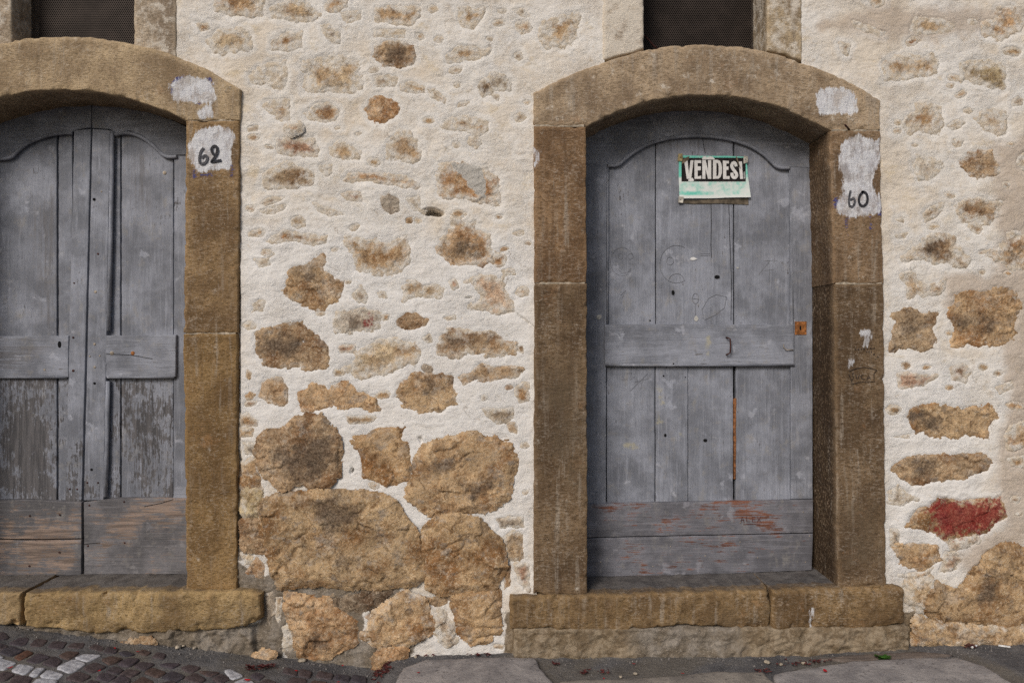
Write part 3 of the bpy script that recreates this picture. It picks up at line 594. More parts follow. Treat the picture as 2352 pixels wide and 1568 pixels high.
Hh += .03 * sstep(0, .02, sdf(PL([(-500, 1430), (590, 1428), (600, 1560), (-500, 1560)]), X, Z) + .012 * fbm(X * 14, Z * 14, 4, 19)) * (1 + .9 * fbm(X * 18, Z * 18, 3, 29))
Hh += CEMENT * (.002 + .011 * fbm(X * 17, Z * 22, 5, 88, .62))
CX2, CX1 = 142.0, 1630.0                       # axes of the two doorways
rp = [(1233, 222), (1330, 174), (1420, 144), (1500, 119), (1600, 111), (1720, 117), (1850, 154), (1955, 198), (2012, 238), (2014, 298), (2024, 1335), (2024, 1395), (1233, 1395)]
half = [(541, 214), (455, 160), (379, 128), (297, 108), (211, 95), (142, 93)]
lp = half + [(2 * CX2 - a, b) for a, b in half[::-1][1:]] + [(2 * CX2 - 536, 1395), (536, 1395)]
holes = [rp, lp, [(1387, -420), (1840, -420), (1840, 165), (1387, 165)], [(-62, -420), (398, -420), (398, 130), (-62, 130)]]
RED_POLY = cr('G', [(1190, 400), (1250, 320), (1450, 335), (1640, 325), (1700, 305), (1735, 450), (1600, 555), (1420, 575), (1290, 590), (1230, 520)])
REDF = np.clip(.5 + sdf(PL(RED_POLY), X, Z) / .12, 0, 1)
xc = .5 * (xs[:-1] + xs[1:]); zc = .5 * (zs[:-1] + zs[1:]); XC, ZC = np.meshgrid(xc, zc, indexing='ij')
keep = np.ones(XC.shape, bool)
for h in holes: keep &= sdf(PL(h), XC, ZC) < 0
idx = np.arange(X.size).reshape(X.shape)
F = np.stack([idx[:-1, :-1], idx[1:, :-1], idx[1:, 1:], idx[:-1, 1:]], -1)[keep]
used = np.unique(F); remap = np.full(X.size, -1); remap[used] = np.arange(len(used))
V = np.stack([X, -Hh, Z], -1).reshape(-1, 3)[used]
mk('plaster', V, remap[F], M_PLASTER, wall, {k: a.reshape(-1)[used] for k, a in (('near', NEAR), ('cement', CEMENT), ('tan', TAN), ('white', WHITE), ('foot', FOOT), ('red', REDF))})
RED_DOT = cr('C', [(1015, 140), (1045, 115), (1070, 140), (1065, 175), (1035, 190), (1015, 180)])
CEM_STONE = cr('B', [(1640, 100), (1870, 90), (1895, 355), (1850, 355), (1700, 180)])
DARK = [cr(c, q) for c, q in (('D', [(620, 150), (900, 130), (1010, 220), (940, 390), (720, 400), (640, 300)]), ('C', [(270, 1090), (460, 1040), (700, 940), (830, 1000), (800, 1250), (640, 1330), (380, 1240)]),
    ('C', [(1480, 1120), (1640, 1130), (1690, 1220), (1540, 1270), (1440, 1200)]), ('D', [(1690, 60), (1900, -20), (2010, 60), (1850, 180), (1780, 250), (1720, 120)]), ('C', [(250, 280), (420, 190), (560, 300), (620, 430), (420, 450), (270, 390)]),
    ('D', [(560, 1150), (740, 1130), (780, 1250), (600, 1265)]), ('C', [(1600, 240), (1760, 240), (1820, 340), (1700, 370), (1600, 330)]), ('C', [(1400, 560), (1560, 550), (1580, 640), (1460, 680)]), ('F', [(340, 1300), (560, 1280), (640, 1400), (500, 1460), (380, 1420)]),
    ('F', [(640, 620), (860, 600), (1050, 640), (1000, 760), (760, 720), (640, 740)]), ('F', [(240, 650), (460, 640), (460, 780), (260, 780)]), ('G', [(1060, 60), (1260, 60), (1280, 160), (1120, 200)]), ('G', [(1540, 800), (1640, 780), (1620, 1000), (1500, 1020)]), ('F', [(380, 150), (560, 100), (640, 200), (520, 250)]),
    ('B', [(480, 880), (640, 850), (700, 960), (560, 980)]), ('B', [(1640, 640), (1780, 600), (1880, 700), (1840, 800), (1680, 760)]), ('A', [(1300, 290), (1480, 280), (1480, 370), (1330, 380)]))]
for si, poly, lo, hi, size, low, prot, wa, col, w in stone_jobs:
    cell = .0055 if si < N_IN else .014
    gx = np.arange(lo[0] - .035, hi[0] + .035, cell); gz = np.arange(lo[1] - .035, hi[1] + .035, cell)
    GX, GZ = np.meshgrid(gx, gz, indexing='ij')
    lb = low * (1.0 if size > .15 else .4)
    sd = sdf(poly, GX, GZ); sdw = sd + warp(GX, GZ, wa, si % 7) - .006 * lb
    qx = GX + .016 * fbm(GX * 14, GZ * 14, 4, 610 + si); qz = GZ + .016 * fbm(GX * 14 + 9, GZ * 14, 4, 620 + si)
    f1 = 1 / min(.11, max(.035, .45 * size)); f2 = f1 * 2.7
    h1, r1 = facets(qx * f1, qz * f1 * 1.25, 700 + si * 7); h2, r2 = facets(qx * f2, qz * f2 * 1.35, 900 + si * 5)
    amp = min(.0125, .0045 + .035 * size) * (.55 + .45 * low) * (1 - .45 * w)
    crev = np.clip(1 - np.abs(perlin(qx * 9, qz * 13, 630 + si)) * 5.0, 0, 1) ** 1.4 * sstep(.0, .4, fbm(GX * 6, GZ * 6, 2, 640 + si))
    rough = fbm(GX * 42, GZ * 50, 4, 60 + si, .7)
    hgt = wall_base(GX, GZ) + prot + amp * (h1 * .9 + h2 * (.42 - .12 * lb) - 1.1 * crev) + (.0022 + .0016 * low) * rough - .009 * lb * sstep(.022, -.004, sdw) - .5 * np.clip(-sdw, 0, .03)
    FAC = np.clip(.5 + .5 * (r1 - .5) + .5 * (r2 - .5), 0, 1)
    kc = (sdw[:-1, :-1] > -.02) | (sdw[1:, 1:] > -.02)
    ii = np.arange(GX.size).reshape(GX.shape)
    F = np.stack([ii[:-1, :-1], ii[1:, :-1], ii[1:, 1:], ii[:-1, 1:]], -1)[kc]
    if len(F) == 0: continue
    used = np.unique(F); remap = np.full(GX.size, -1); remap[used] = np.arange(len(used))
    V = np.stack([GX, -hgt, GZ], -1).reshape(-1, 3)[used]
    at = {'edge': np.clip(sdw / min(.08, .5 * size), 0, 1).reshape(-1)[used], 'facet': FAC.reshape(-1)[used]}
    for nm, pl in (('paint', RED_POLY), ('paint', RED_DOT), ('cement', CEM_STONE)):
        pz = np.array(PL(pl))
        if pz[:, 0].max() > lo[0] and pz[:, 0].min() < hi[0] and pz[:, 1].max() > lo[1] and pz[:, 1].min() < hi[1]:
            at[nm] = np.clip(.5 + sdf(PL(pl), GX, GZ) / (.12 if nm == 'paint' else .05), 0, 1).reshape(-1)[used]
    dk_ = np.full(GX.shape, -1.0)
    for pl in DARK:
        pz = np.array(PL(pl))
        if pz[:, 0].max() > lo[0] and pz[:, 0].min() < hi[0] and pz[:, 1].max() > lo[1] and pz[:, 1].min() < hi[1]: dk_ = np.maximum(dk_, sdf(PL(pl), GX, GZ))
    at['dark'] = np.clip(.5 + dk_ / .16, 0, 1).reshape(-1)[used]
    rv = random.Random(si); rf = rv.uniform(1.0, 1.22); rw = rv.uniform(-.05, .05); cv = [min(.8, COL[col][0] * rf * (1.10 + rw)), COL[col][1] * rf * 1.04, COL[col][2] * rf * (1.0 - rw)]
    o = mk('stone', V, remap[F], M_STONE, wall, at, True, (*cv, w))
    if si == RED_STONE: o['label'] = 'stone daubed with dark red paint'

# closed dark room behind the facade, so no sky shows through gaps
bxv = [(-6, .3, -.6), (6, .3, -.6), (6, 2.2, -.6), (-6, 2.2, -.6), (-6, .3, 7), (6, .3, 7), (6, 2.2, 7), (-6, 2.2, 7)]
struct(mk('interior_room', bxv, [(0, 1, 2, 3), (4, 7, 6, 5), (2, 6, 7, 3), (1, 5, 6, 2), (0, 3, 7, 4)], M_DARK, smooth=False))
struct(mk('wall_core', [(-6, .02, 7), (6, .02, 7), (6, .3, 7), (-6, .3, 7), (-6, .02, -.6), (6, .02, -.6), (6, .3, -.6), (-6, .3, -.6)],
          [(0, 1, 2, 3), (0, 3, 7, 4), (1, 5, 6, 2), (4, 7, 6, 5)], M_DARK, smooth=False))

# ------------------------------------------------------------------ door surrounds
R = .2266
SB = (.225, .165, .105); SG = (.33, .225, .115); SL = (.345, .27, .185)
def vadd(o, lab): o['label'] = lab
s60 = thing('door_surround', 'brown stone surround with segmental arch around the door marked 60', 'door surround', (*P(1630, 1360)[:1], 0, P(0, 1360)[1]))
arch_b = [(1225, 288), (1346, 290), (1380, 274), (1420, 256), (1460, 241), (1500, 230), (1550, 221), (1600, 218), (1650, 218), (1700, 223), (1750, 233), (1800, 248), (1850, 269), (1885, 287), (1908, 299), (2022, 299)]
arch_t = [(1225, 213), (1270, 190), (1320, 166), (1400, 138), (1480, 114), (1540, 105), (1600, 102), (1660, 103), (1720, 109), (1790, 126), (1850, 146), (1910, 168), (1965, 194), (2000, 215), (2022, 232)]
KW = dict(rnd=.0045, rough=.0032, wob=.0055, cell=.008, chips=3.0)
WP1 = cr('V', [(70, 100), (120, 40), (260, 30), (420, 45), (490, 90), (500, 200), (510, 270), (440, 320), (330, 310), (110, 310), (65, 220)])
block('arch_stone', arch_b, arch_t, -.016, R + .06, M_SAND, s60, color=(.40, .315, .222, .90), patina_shade=.5, attrs={'paint': [WP1]}, seed=1, **KW)
block('jamb_stone', [(1227, 649.6), (1348, 650.4)], [(1225, 289.2), (1346, 291.2)], -.015, R + .06, M_SAND, s60, color=(.245, .160, .092, .97), seed=2,
      attrs={'paint': [[(1226, 340), (1238, 345), (1242, 365), (1236, 382), (1226, 378)]]}, **KW)
block('jamb_stone', [(1226, 1364), (1349, 1365)], [(1227, 650.8), (1348, 651.6)], -.017, R + .06, M_SAND, s60, color=(.182, .128, .078, 1), seed=3,
      attrs={'stain': [[(1225, 840), (1348, 780), (1348, 1180), (1300, 1100), (1225, 1060)]]}, **KW)
WP2 = cr('V', [(320, 780), (340, 690), (420, 560), (560, 545), (620, 580), (740, 590), (760, 700), (755, 850), (690, 940), (660, 1060), (680, 1130), (760, 1200), (770, 1340), (700, 1400), (560, 1420), (420, 1430), (290, 1390), (300, 1260), (360, 1170), (370, 980), (320, 900)])
BL2 = [cr('V', q) for q in ([(255, 1225), (310, 1225), (320, 1300), (260, 1330)], [(735, 1250), (775, 1250), (775, 1420), (720, 1420)], [(375, 1425), (420, 1425), (415, 1500), (400, 1620), (380, 1500)], [(645, 1420), (670, 1420), (665, 1560), (650, 1560)])]
block('jamb_stone', [(1915, 650.2), (2030, 650.2)], [(1906, 300.4), (2022, 300.4)], -.016, R + .06, M_SAND, s60, color=(.245, .170, .105, .95), attrs={'paint': [WP2], 'blue': BL2}, patina_shade=.6, seed=4, **KW)
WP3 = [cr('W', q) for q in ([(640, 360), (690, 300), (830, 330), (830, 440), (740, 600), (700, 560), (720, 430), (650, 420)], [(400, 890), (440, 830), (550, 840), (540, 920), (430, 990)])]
jl = block('jamb_stone', [(1924, 1349), (2036, 1347)], [(1915, 651.4), (2030, 651.4)], -.016, R + .06, M_SAND, s60, color=(.182, .128, .078, 1), patina_shade=.85, seed=5,
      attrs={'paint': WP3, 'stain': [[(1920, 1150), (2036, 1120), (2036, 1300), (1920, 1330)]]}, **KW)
s62 = thing('door_surround', 'golden brown stone surround with arch around the double door marked 62', 'door surround', (P(CX2, 0)[0], 0, P(0, 1356)[1]))
ab = [(142, 205), (211, 208), (280, 221), (346, 241), (396, 260), (427, 276), (551, 276)]; at_ = [(142, 84), (211, 86), (297, 99), (379, 119), (461, 152), (505, 176), (551, 205)]
mir = lambda c: [(2 * CX2 - a, b) for a, b in c[::-1]]
WP4 = [cr('U', q) for q in ([(85, 260), (110, 180), (200, 100), (360, 75), (450, 110), (600, 130), (680, 170), (690, 330), (720, 400), (690, 470), (500, 470), (300, 460), (120, 440), (100, 350)], [(480, 580), (560, 520), (640, 510), (710, 600), (700, 680), (520, 690), (475, 660)])]
BL4 = [cr('U', q) for q in ([(75, 320), (75, 240), (130, 130), (200, 85), (280, 90), (140, 200), (100, 340)], [(590, 100), (650, 100), (680, 150), (670, 220), (620, 170)], [(430, 460), (520, 460), (520, 485), (430, 485)])]
block('arch_stone', mir(ab)[:-1] + ab, mir(at_)[:-1] + at_, -.02, R + .06, M_SAND, s62, color=(.45, .355, .235, .93), patina_shade=.5, attrs={'paint': WP4, 'blue': BL4}, seed=6, **KW)
WP5 = cr('U', [(330, 1220), (330, 1060), (390, 1030), (430, 920), (520, 830), (700, 810), (830, 800), (960, 870), (990, 960), (940, 1100), (930, 1290), (960, 1330), (900, 1420), (720, 1420), (560, 1450), (450, 1450), (390, 1330)])
BL5 = [cr('U', q) for q in ([(390, 1400), (440, 1440), (450, 1530), (395, 1540)], [(500, 1470), (690, 1480), (690, 1515), (505, 1520)], [(935, 1350), (965, 1360), (965, 1540), (930, 1540)])]
block('jamb_stone', [(421, 765), (545, 765)], [(427, 277.2), (550, 277.2)], -.018, R + .06, M_SAND, s62, color=(.285, .195, .105, .99), attrs={'paint': [WP5], 'blue': BL5}, seed=7, **KW)
block('jamb_stone', [(428, 1354), (543, 1355)], [(420, 766.4), (544, 766.4)], -.020, R + .06, M_SAND, s62, color=(.265, .175, .082, 1), seed=8, **KW)
block('jamb_stone', [(2 * CX2 - 543, 1354), (2 * CX2 - 428, 1354)], [(2 * CX2 - 550, 278), (2 * CX2 - 427, 278)], -.018, R + .06, M_SAND, s62, color=(.335, .235, .13, 1), seed=9, **KW)
M_JOINT = plain('joint_mortar', (.42, .36, .28), .95, .35, 60, 0, .002)
for root_, a_, b_, y_ in ((s60, 1229, 1344, 650.6), (s60, 1919, 2026, 650.8), (s60, 1229, 1342, 289), (s60, 1912, 2018, 299.7), (s62, 425, 541, 765.7), (s62, 431, 546, 276.6)):
    rect('mortar_joint', a_, y_ - 3, b_, y_ + 3, -.0125, .02, M_JOINT, root_, cell=.01, rnd=.002, rough=.002, wob=.002, back=1)
# iron nail in the joint of surround 60
def sweep(name, pts, rad, mat, parent=None, n=8, color=None, caps=True, flat=1.0):
    pts = [Vector(p) for p in pts]; V = []; F = []
    for i, p in enumerate(pts):
        t = (pts[min(i + 1, len(pts) - 1)] - pts[max(i - 1, 0)]).normalized()
        a = Vector((0, 1, 0)) if abs(t.y) < .9 else Vector((1, 0, 0)); u = t.cross(a).normalized(); v = u.cross(t)
        r = rad[i] if isinstance(rad, (list, tuple)) else rad
        for j in range(n):
            q = 2 * math.pi * j / n; V.append(p + u * (r * math.cos(q)) + v * (r * flat * math.sin(q)))
    for i in range(len(pts) - 1):
        for j in range(n): F.append((i * n + j, i * n + (j + 1) % n, (i + 1) * n + (j + 1) % n, (i + 1) * n + j))
    if caps: F += [tuple(range(n))[::-1], tuple(range((len(pts) - 1) * n, len(pts) * n))]
    return mk(name, V, F, mat, parent, None, True, color)
def p3(px, py, y): a, b = P(px, py, y); return (a, y, b)
sweep('nail', [p3(1951, 298, -.012), p3(1941, 287, -.045)], .004, M_IRON, s60)
def disc(name, px, py, r, y, mat, parent, rz=None, n=10, dome=.5):
    x, z = P(px, py, y); rz = rz or r; V = [(x, y - r * dome, z)]; F = []
    for ring, (f, d) in enumerate(((.65, .75), (1, 0))):
        for j in range(n): q = 2 * math.pi * j / n; V.append((x + r * f * math.cos(q), y - r * dome * d, z + rz * f * math.sin(q)))
    for j in range(n):
        F.append((0, 1 + j, 1 + (j + 1) % n)); F.append((1 + j, 1 + n + j, 1 + n + (j + 1) % n, 1 + (j + 1) % n))
    return mk(name, V, F, mat, parent)
def strokes(name, polys, width, y, mat, parent, th=.0008):
    """several painted or scratched lines of one mark as one mesh of flat ribbons"""
    V = []; F = []
    for pl in polys:
        w = width
        if isinstance(pl, tuple): pl, w = pl
        pts = [Vector(P(a, b, y)) for a, b in pl]; b0 = len(V)
        for i, p in enumerate(pts):
            t = (pts[min(i + 1, len(pts) - 1)] - pts[max(i - 1, 0)]); t = t.normalized() if t.length > 0 else Vector((1, 0)); nn = Vector((-t.y, t.x))
            ww = (w[i] if isinstance(w, list) else w) * .5
            V.append((p.x + nn.x * ww, y, p.y + nn.y * ww)); V.append((p.x - nn.x * ww, y, p.y - nn.y * ww))
        for i in range(len(pts) - 1): F.append((b0 + 2 * i, b0 + 2 * i + 1, b0 + 2 * i + 3, b0 + 2 * i + 2))
    n = len(V); V += [(a, b + th, c) for a, b, c in V]
    ed = {}
    for f in F:
        for i in range(4): e = (f[i], f[(i + 1) % 4]); ed[e] = ed.get((e[1], e[0]), 0)
    F2 = list(F) + [(b, a, a + n, b + n) for a, b in ed if (b, a) not in ed]
    return mk(name, V, F2, mat, parent, smooth=False)
def smooth_line(p, n=3):
    for _ in range(n):
        q = [p[0]]
        for i in range(len(p) - 1):
            a, b = p[i], p[i + 1]; q += [(a[0] * .75 + b[0] * .25, a[1] * .75 + b[1] * .25), (a[0] * .25 + b[0] * .75, a[1] * .25 + b[1] * .75)]
        p = q + [p[-1]]
    return p
jambs62 = [o for o in s62.children if o.name.startswith('jamb')]; jambs60 = [o for o in s60.children if o.name.startswith('jamb')]
YD = -.0225
strokes('painted_digit', [(smooth_line(cr('U', [(550, 1110), (500, 1170), (485, 1280), (500, 1340), (560, 1335), (600, 1290), (600, 1230), (560, 1215), (520, 1260)])), .0105)], .0105, YD - .001, M_INKL, jambs62[0])
strokes('painted_digit', [(smooth_line(cr('U', [(690, 1210), (655, 1140), (680, 1085), (740, 1085), (745, 1160), (715, 1240), (650, 1315), (690, 1310), (800, 1285)])), .0110)], .011, YD - .001, M_INKB, jambs62[0])
YD = -.0205
strokes('painted_digit', [(smooth_line(cr('V', [(440, 1140), (420, 1230), (425, 1310), (460, 1320), (490, 1270), (475, 1215), (435, 1245)])), .0088)], .0088, YD, M_INKL, jambs60[2])
strokes('painted_digit', [(smooth_line(cr('V', [(580, 1150), (540, 1185), (525, 1250), (545, 1305), (590, 1310), (625, 1260), (620, 1180), (580, 1150), (560, 1160)])), .0100)], .010, YD, M_INKB, jambs60[2])
WM = lambda *l: [cr('W', q) for q in l]
strokes('marker_scrawl', WM([(430, 1050), (560, 1000), (700, 975), (850, 1005), (930, 1030)], [(425, 1105), (470, 1190), (480, 1275), (690, 1235), (900, 1232)], [(930, 1030), (880, 1090), (880, 1200)],
    [(520, 1085), (485, 1085), (490, 1120), (515, 1160), (490, 1200), (465, 1195)], [(555, 1110), (565, 1180), (590, 1190), (620, 1100)], [(700, 1105), (650, 1120), (645, 1170), (690, 1190), (720, 1190)], [(750, 1205), (785, 1115), (815, 1190)], [(755, 1170), (800, 1165)],
    [(560, 635), (540, 655), (560, 680)], [(590, 650), (610, 640), (610, 670), (590, 670), (590, 650)], [(665, 640), (645, 650), (660, 665)], [(690, 640), (715, 640), (710, 660), (690, 655)], [(750, 640), (765, 635), (770, 665)], [(800, 660), (815, 625), (835, 655)], [(850, 630), (850, 650)], [(870, 655), (885, 620), (895, 645)], [(735, 690), (750, 715), (760, 690)], [(785, 690), (785, 715), (800, 690)], [(835, 690), (835, 712)], [(865, 760), (880, 730), (895, 760)], [(930, 790), (965, 795)]),
    .0021, -.0212, M_PEN, jambs60[3])

# ------------------------------------------------------------------ steps
st60 = thing('door_step', 'long brown stone step cracked near its right end under door 60', 'door step', (P(1626, 0)[0], 0, P(0, 1450)[1]))
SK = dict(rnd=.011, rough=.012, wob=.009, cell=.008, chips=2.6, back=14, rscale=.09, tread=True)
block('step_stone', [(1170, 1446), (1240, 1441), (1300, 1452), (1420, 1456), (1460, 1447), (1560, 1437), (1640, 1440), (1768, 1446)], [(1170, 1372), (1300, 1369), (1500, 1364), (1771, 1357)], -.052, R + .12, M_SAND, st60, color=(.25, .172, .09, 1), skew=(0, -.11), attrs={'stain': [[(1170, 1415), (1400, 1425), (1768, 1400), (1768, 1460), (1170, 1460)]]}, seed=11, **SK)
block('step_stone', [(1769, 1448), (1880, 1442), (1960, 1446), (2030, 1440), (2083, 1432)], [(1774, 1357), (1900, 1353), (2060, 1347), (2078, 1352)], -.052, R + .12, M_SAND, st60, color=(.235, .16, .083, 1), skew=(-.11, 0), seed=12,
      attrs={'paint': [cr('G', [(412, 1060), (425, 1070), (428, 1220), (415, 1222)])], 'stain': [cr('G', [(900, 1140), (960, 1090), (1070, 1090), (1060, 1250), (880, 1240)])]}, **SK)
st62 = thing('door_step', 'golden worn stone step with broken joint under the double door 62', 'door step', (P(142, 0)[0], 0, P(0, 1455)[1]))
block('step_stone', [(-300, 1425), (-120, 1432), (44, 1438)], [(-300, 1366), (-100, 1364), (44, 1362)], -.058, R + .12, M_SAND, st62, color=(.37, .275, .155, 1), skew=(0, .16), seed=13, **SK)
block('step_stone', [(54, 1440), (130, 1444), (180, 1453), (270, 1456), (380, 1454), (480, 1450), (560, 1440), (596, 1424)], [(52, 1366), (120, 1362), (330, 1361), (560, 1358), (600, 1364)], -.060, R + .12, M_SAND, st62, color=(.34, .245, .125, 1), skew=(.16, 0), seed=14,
      attrs={'stain': [[(430, 1400), (600, 1390), (600, 1450), (400, 1460)]]}, **SK)

# ------------------------------------------------------------------ windows with perforated sheets above the doors
def perforated(name, x0, y0, x1, y1, y, pitch, mat, parent):
    a = P(x0, y1, y); b = P(x1, y0, y); V = []; F = []
    r_in = pitch * .34; R6 = pitch / math.sqrt(3)
    nz = int((b[1] - a[1]) / (pitch * math.sqrt(3) / 2)); nx = int((b[0] - a[0]) / pitch)
    for j in range(nz):
        for i in range(nx):
            cx = a[0] + pitch * (i + .5 * (j % 2)) + pitch * .5; cz = a[1] + j * pitch * math.sqrt(3) / 2 + R6; b0 = len(V)
            for q in range(6): t = math.pi / 6 + q * math.pi / 3; V.append((cx + R6 * math.cos(t), y, cz + R6 * math.sin(t)))
            for q in range(6): t = math.pi / 6 + q * math.pi / 3; V.append((cx + r_in * math.cos(t), y, cz + r_in * math.sin(t)))
            for q in range(6): F.append((b0 + q, b0 + (q + 1) % 6, b0 + 6 + (q + 1) % 6, b0 + 6 + q))
    return mk(name, V, np.array(F), mat, parent, smooth=False)
w60 = thing('window', 'small opening with perforated metal sheet directly above door 60', 'window', (P(1620, 0)[0], 0, P(0, 105)[1]))
PALE = (.44, .38, .31)
kw = dict(rnd=.010, rough=.003, wob=.004, cell=.010, chips=1.2)
block('jamb_stone', [(1384, 140), (1430, 126), (1479, 112)], [(1384, -400), (1479, -400)], -.008, .22, M_SAND, w60, color=(.56, .50, .42, .48), seed=21, **kw)
block('jamb_stone', [(1762, 116), (1800, 124), (1843, 140)], [(1762, -400), (1843, -400)], -.008, .22, M_SAND, w60, color=(.44, .36, .25, .68), seed=22, **kw)
perforated('perforated_sheet', 1462, -380, 1742, 130, .19, .0092, M_METAL, w60)
sweep('cable', [p3(1476, 78, .17), p3(1488, 90, .165), p3(1500, 104, .16), p3(1515, 118, .16)], .0045, M_IRON, w60)
w62 = thing('window', 'small opening with perforated metal sheet directly above double door 62', 'window', (P(168, 0)[0], 0, P(0, 90)[1]))
block('jamb_stone', [(306, 108), (360, 122), (404, 138)], [(304, -400), (404, -400)], -.008, .2, M_SAND, w62, color=(.44, .37, .285, .72), seed=23, **kw)
block('jamb_stone', [(-68, 120), (-20, 112), (26, 106)], [(-68, -400), (24, -400)], -.008, .2, M_SAND, w62, color=(.44, .37, .285, .72), seed=24, **kw)
perforated('perforated_sheet', 60, -380, 330, 130, .137, .0092, M_METAL, w62)

# ------------------------------------------------------------------ door 60
d60 = thing('door', 'closed grey blue plank door with VENDESI notice and red worn kick boards', 'door', (P(1605, 0)[0], R, P(0, 1318)[1]))
dk = dict(cell=.014, rnd=.0035, rough=.0009, wob=.0014, chips=.8, back=2, rscale=.08)
YP, YS, YR, YB_ = R + .018, R + .004, R - .001, R - .005
AR_O = [(1330, 305), (1348, 306), (1400, 280), (1450, 263), (1500, 252), (1550, 245), (1600, 243), (1650, 244), (1700, 251), (1750, 262), (1800, 280), (1850, 303), (1880, 318)]
AR_I = [(1330, 376), (1395, 378), (1418, 378), (1432, 366), (1455, 346), (1490, 327), (1530, 315), (1570, 310), (1610, 309), (1650, 312), (1690, 320), (1730, 335), (1760, 354), (1776, 372), (1790, 383), (1815, 384), (1880, 385)]
def apt(curve, x): c = np.array(curve, float); return float(np.interp(x, c[:, 0], c[:, 1]))
def between(a, b, curve, n=8): return [(a + (b - a) * i / n, apt(curve, a + (b - a) * i / n)) for i in range(n + 1)]
block('top_rail', AR_I, AR_O, YR + .002, YP + .03, M_WH, d60, color=(1, 1, 1, 1), seed=31, **dk)
mould = [(1396, 381), (1420, 380), (1433, 368), (1456, 349), (1490, 330), (1530, 318), (1570, 313), (1610, 312), (1650, 315), (1690, 323), (1728, 337), (1757, 356), (1774, 374), (1788, 386), (1813, 386)]
sweep('moulding', [p3(a, b, YR + .004) for a, b in smooth_line(mould, 2)], .0085, M_WH, d60)
UP = [(1394, 1505, 0), (1507, 1684, 1), (1687, 1815, 0)]
for q_ in ([(1633, 462), (1634, 510), (1633, 560), (1634, 592)], [(1614, 318), (1616, 335), (1620, 352)], [(1674, 470), (1676, 540), (1680, 640), (1679, 735)]): strokes('board_split', [q_], .0022, YP - .0008, M_HOLE, d60)
SM = [cr('I', q) for q in ([(830, 1000), (870, 1010), (880, 1130), (840, 1140)], [(830, 1200), (880, 1200), (880, 1240), (835, 1245)], [(1130, 680), (1170, 680), (1165, 840), (1130, 840)], [(600, 1360), (660, 1350), (740, 1400), (620, 1411)], [(960, 1290), (990, 1290), (1000, 1330), (960, 1330)])]
TOPST = [[(1500, 310), (1640, 300), (1640, 350), (1500, 350)]]
for a, b, q in UP:
    block('plank', [(a, 752), (b, 752)], [(p, v - 4) for p, v in between(a, b, AR_I)], YP + .001 * q, YP + .03, M_WV, d60, seed=32 + q, attrs={'paint': SM, 'stain': TOPST}, **dk)
for a, b, q in ((1394, 1504, 0), (1506, 1580, 1), (1581, 1684, 0), (1690, 1815, 1)):
    rect('plank', a, 836, b, 1160, YP + .001 * q, YP + .03, M_WV, d60, seed=36 + q, attrs={'paint': SM}, **dk)
block('stile', [(1332, 1158), (1392, 1157)], [(1332, 372), (1394, 376)], YS, YP + .03, M_WV, d60, seed=41, **dk)
block('stile', [(1817, 1146), (1867, 1145)], [(1815, 383), (1866, 385)], YS, YP + .03, M_WV, d60, seed=42, attrs={'stain': [[(1864, 640), (1876, 640), (1876, 800), (1866, 800)]]}, **dk)
sweep('moulding', [p3(1396, 381, YS + .004), p3(1396, 560, YS + .004), p3(1395, 750, YS + .004)], .005, M_WV, d60)
sweep('moulding', [p3(1814, 386, YS + .004), p3(1818, 560, YS + .004), p3(1822, 750, YS + .004)], .005, M_WV, d60)
block('middle_rail', [(1389, 838), (1500, 837), (1700, 837), (1824, 837)], [(1389, 745), (1600, 744), (1824, 746)], YR - .004, YP + .03, M_WH, d60, seed=43, attrs={'paint': SM}, **dk)
sweep('moulding', [p3(1390, 838, YR), p3(1600, 838.5, YR), p3(1824, 838, YR)], .0065, M_WH, d60)
WR = [[(1440, 1180), (1560, 1160), (1780, 1160), (1790, 1210), (1640, 1205), (1560, 1225), (1450, 1215)], [(1370, 1157), (1800, 1152), (1800, 1168), (1380, 1168)]]
WR2 = [[(1450, 1236), (1860, 1224), (1860, 1290), (1700, 1290), (1600, 1260), (1460, 1252)], [(1460, 1290), (1600, 1290), (1600, 1312), (1460, 1312)]]
block('kick_board', [(1330, 1234), (1868, 1223)], [(1330, 1157), (1868, 1147)], YB_, YP + .03, M_WHR, d60, seed=44, attrs={'wear': WR}, **dk)
block('kick_board', [(1330, 1325), (1600, 1320), (1865, 1309)], [(1330, 1236), (1868, 1225)], YB_ - .002, YP + .03, M_WHR, d60, seed=45, attrs={'wear': WR2}, **dk)
rect('backing_board', 1330, 250, 1866, 1300, YP + .034, YP + .045, M_DARK, d60, cell=.2, rnd=.003, rough=0, wob=0, back=1)
lk = rect('lock_plate', 1826, 738, 1853, 769, YS - .003, YS + .004, M_RUST, d60, cell=.008, rnd=.002, rough=.0004, wob=.001, back=1)
disc('keyhole', 1838.6, 753, .0045, YS - .0048, M_HOLE, lk, .0115, 10, .1)
sweep('handle', [p3(1668, 775, YR - .003), p3(1670, 775, YR - .02), p3(1677, 778, YR - .024), p3(1678, 795, YR - .025), p3(1677, 810, YR - .024), p3(1670, 814, YR - .02), p3(1668, 814, YR - .003)], .0036, M_IRON, d60)
for x, y, r, rz in ((1647, 636, .013, .009), (1546, 672, .0075, .012), (1620, 1011, .010, .008), (1528, 999, .006, .008), (1524, 863, .004, .004), (1574, 866, .003, .003), (1493, 736, .004, .004), (1547, 835, .004, .004)):
    disc('knot_hole', x, y, r, YP - .0015 if not 740 < y < 842 else YR - .006, M_HOLE, d60, rz, 9, .04)  # flat near-black discs: the shade inside the holes as colour
block('splintered_edge', [(1686, 1100), (1690, 1100)], [(1685, 916), (1692, 914)], YP - .001, YP + .02, plain('raw_split_wood', (.26, .11, .045), .8, .5, 60), d60, cell=.006, rnd=.002, rough=.001, wob=.003, back=1)
IM = lambda *l: [cr('I', q) for q in l]
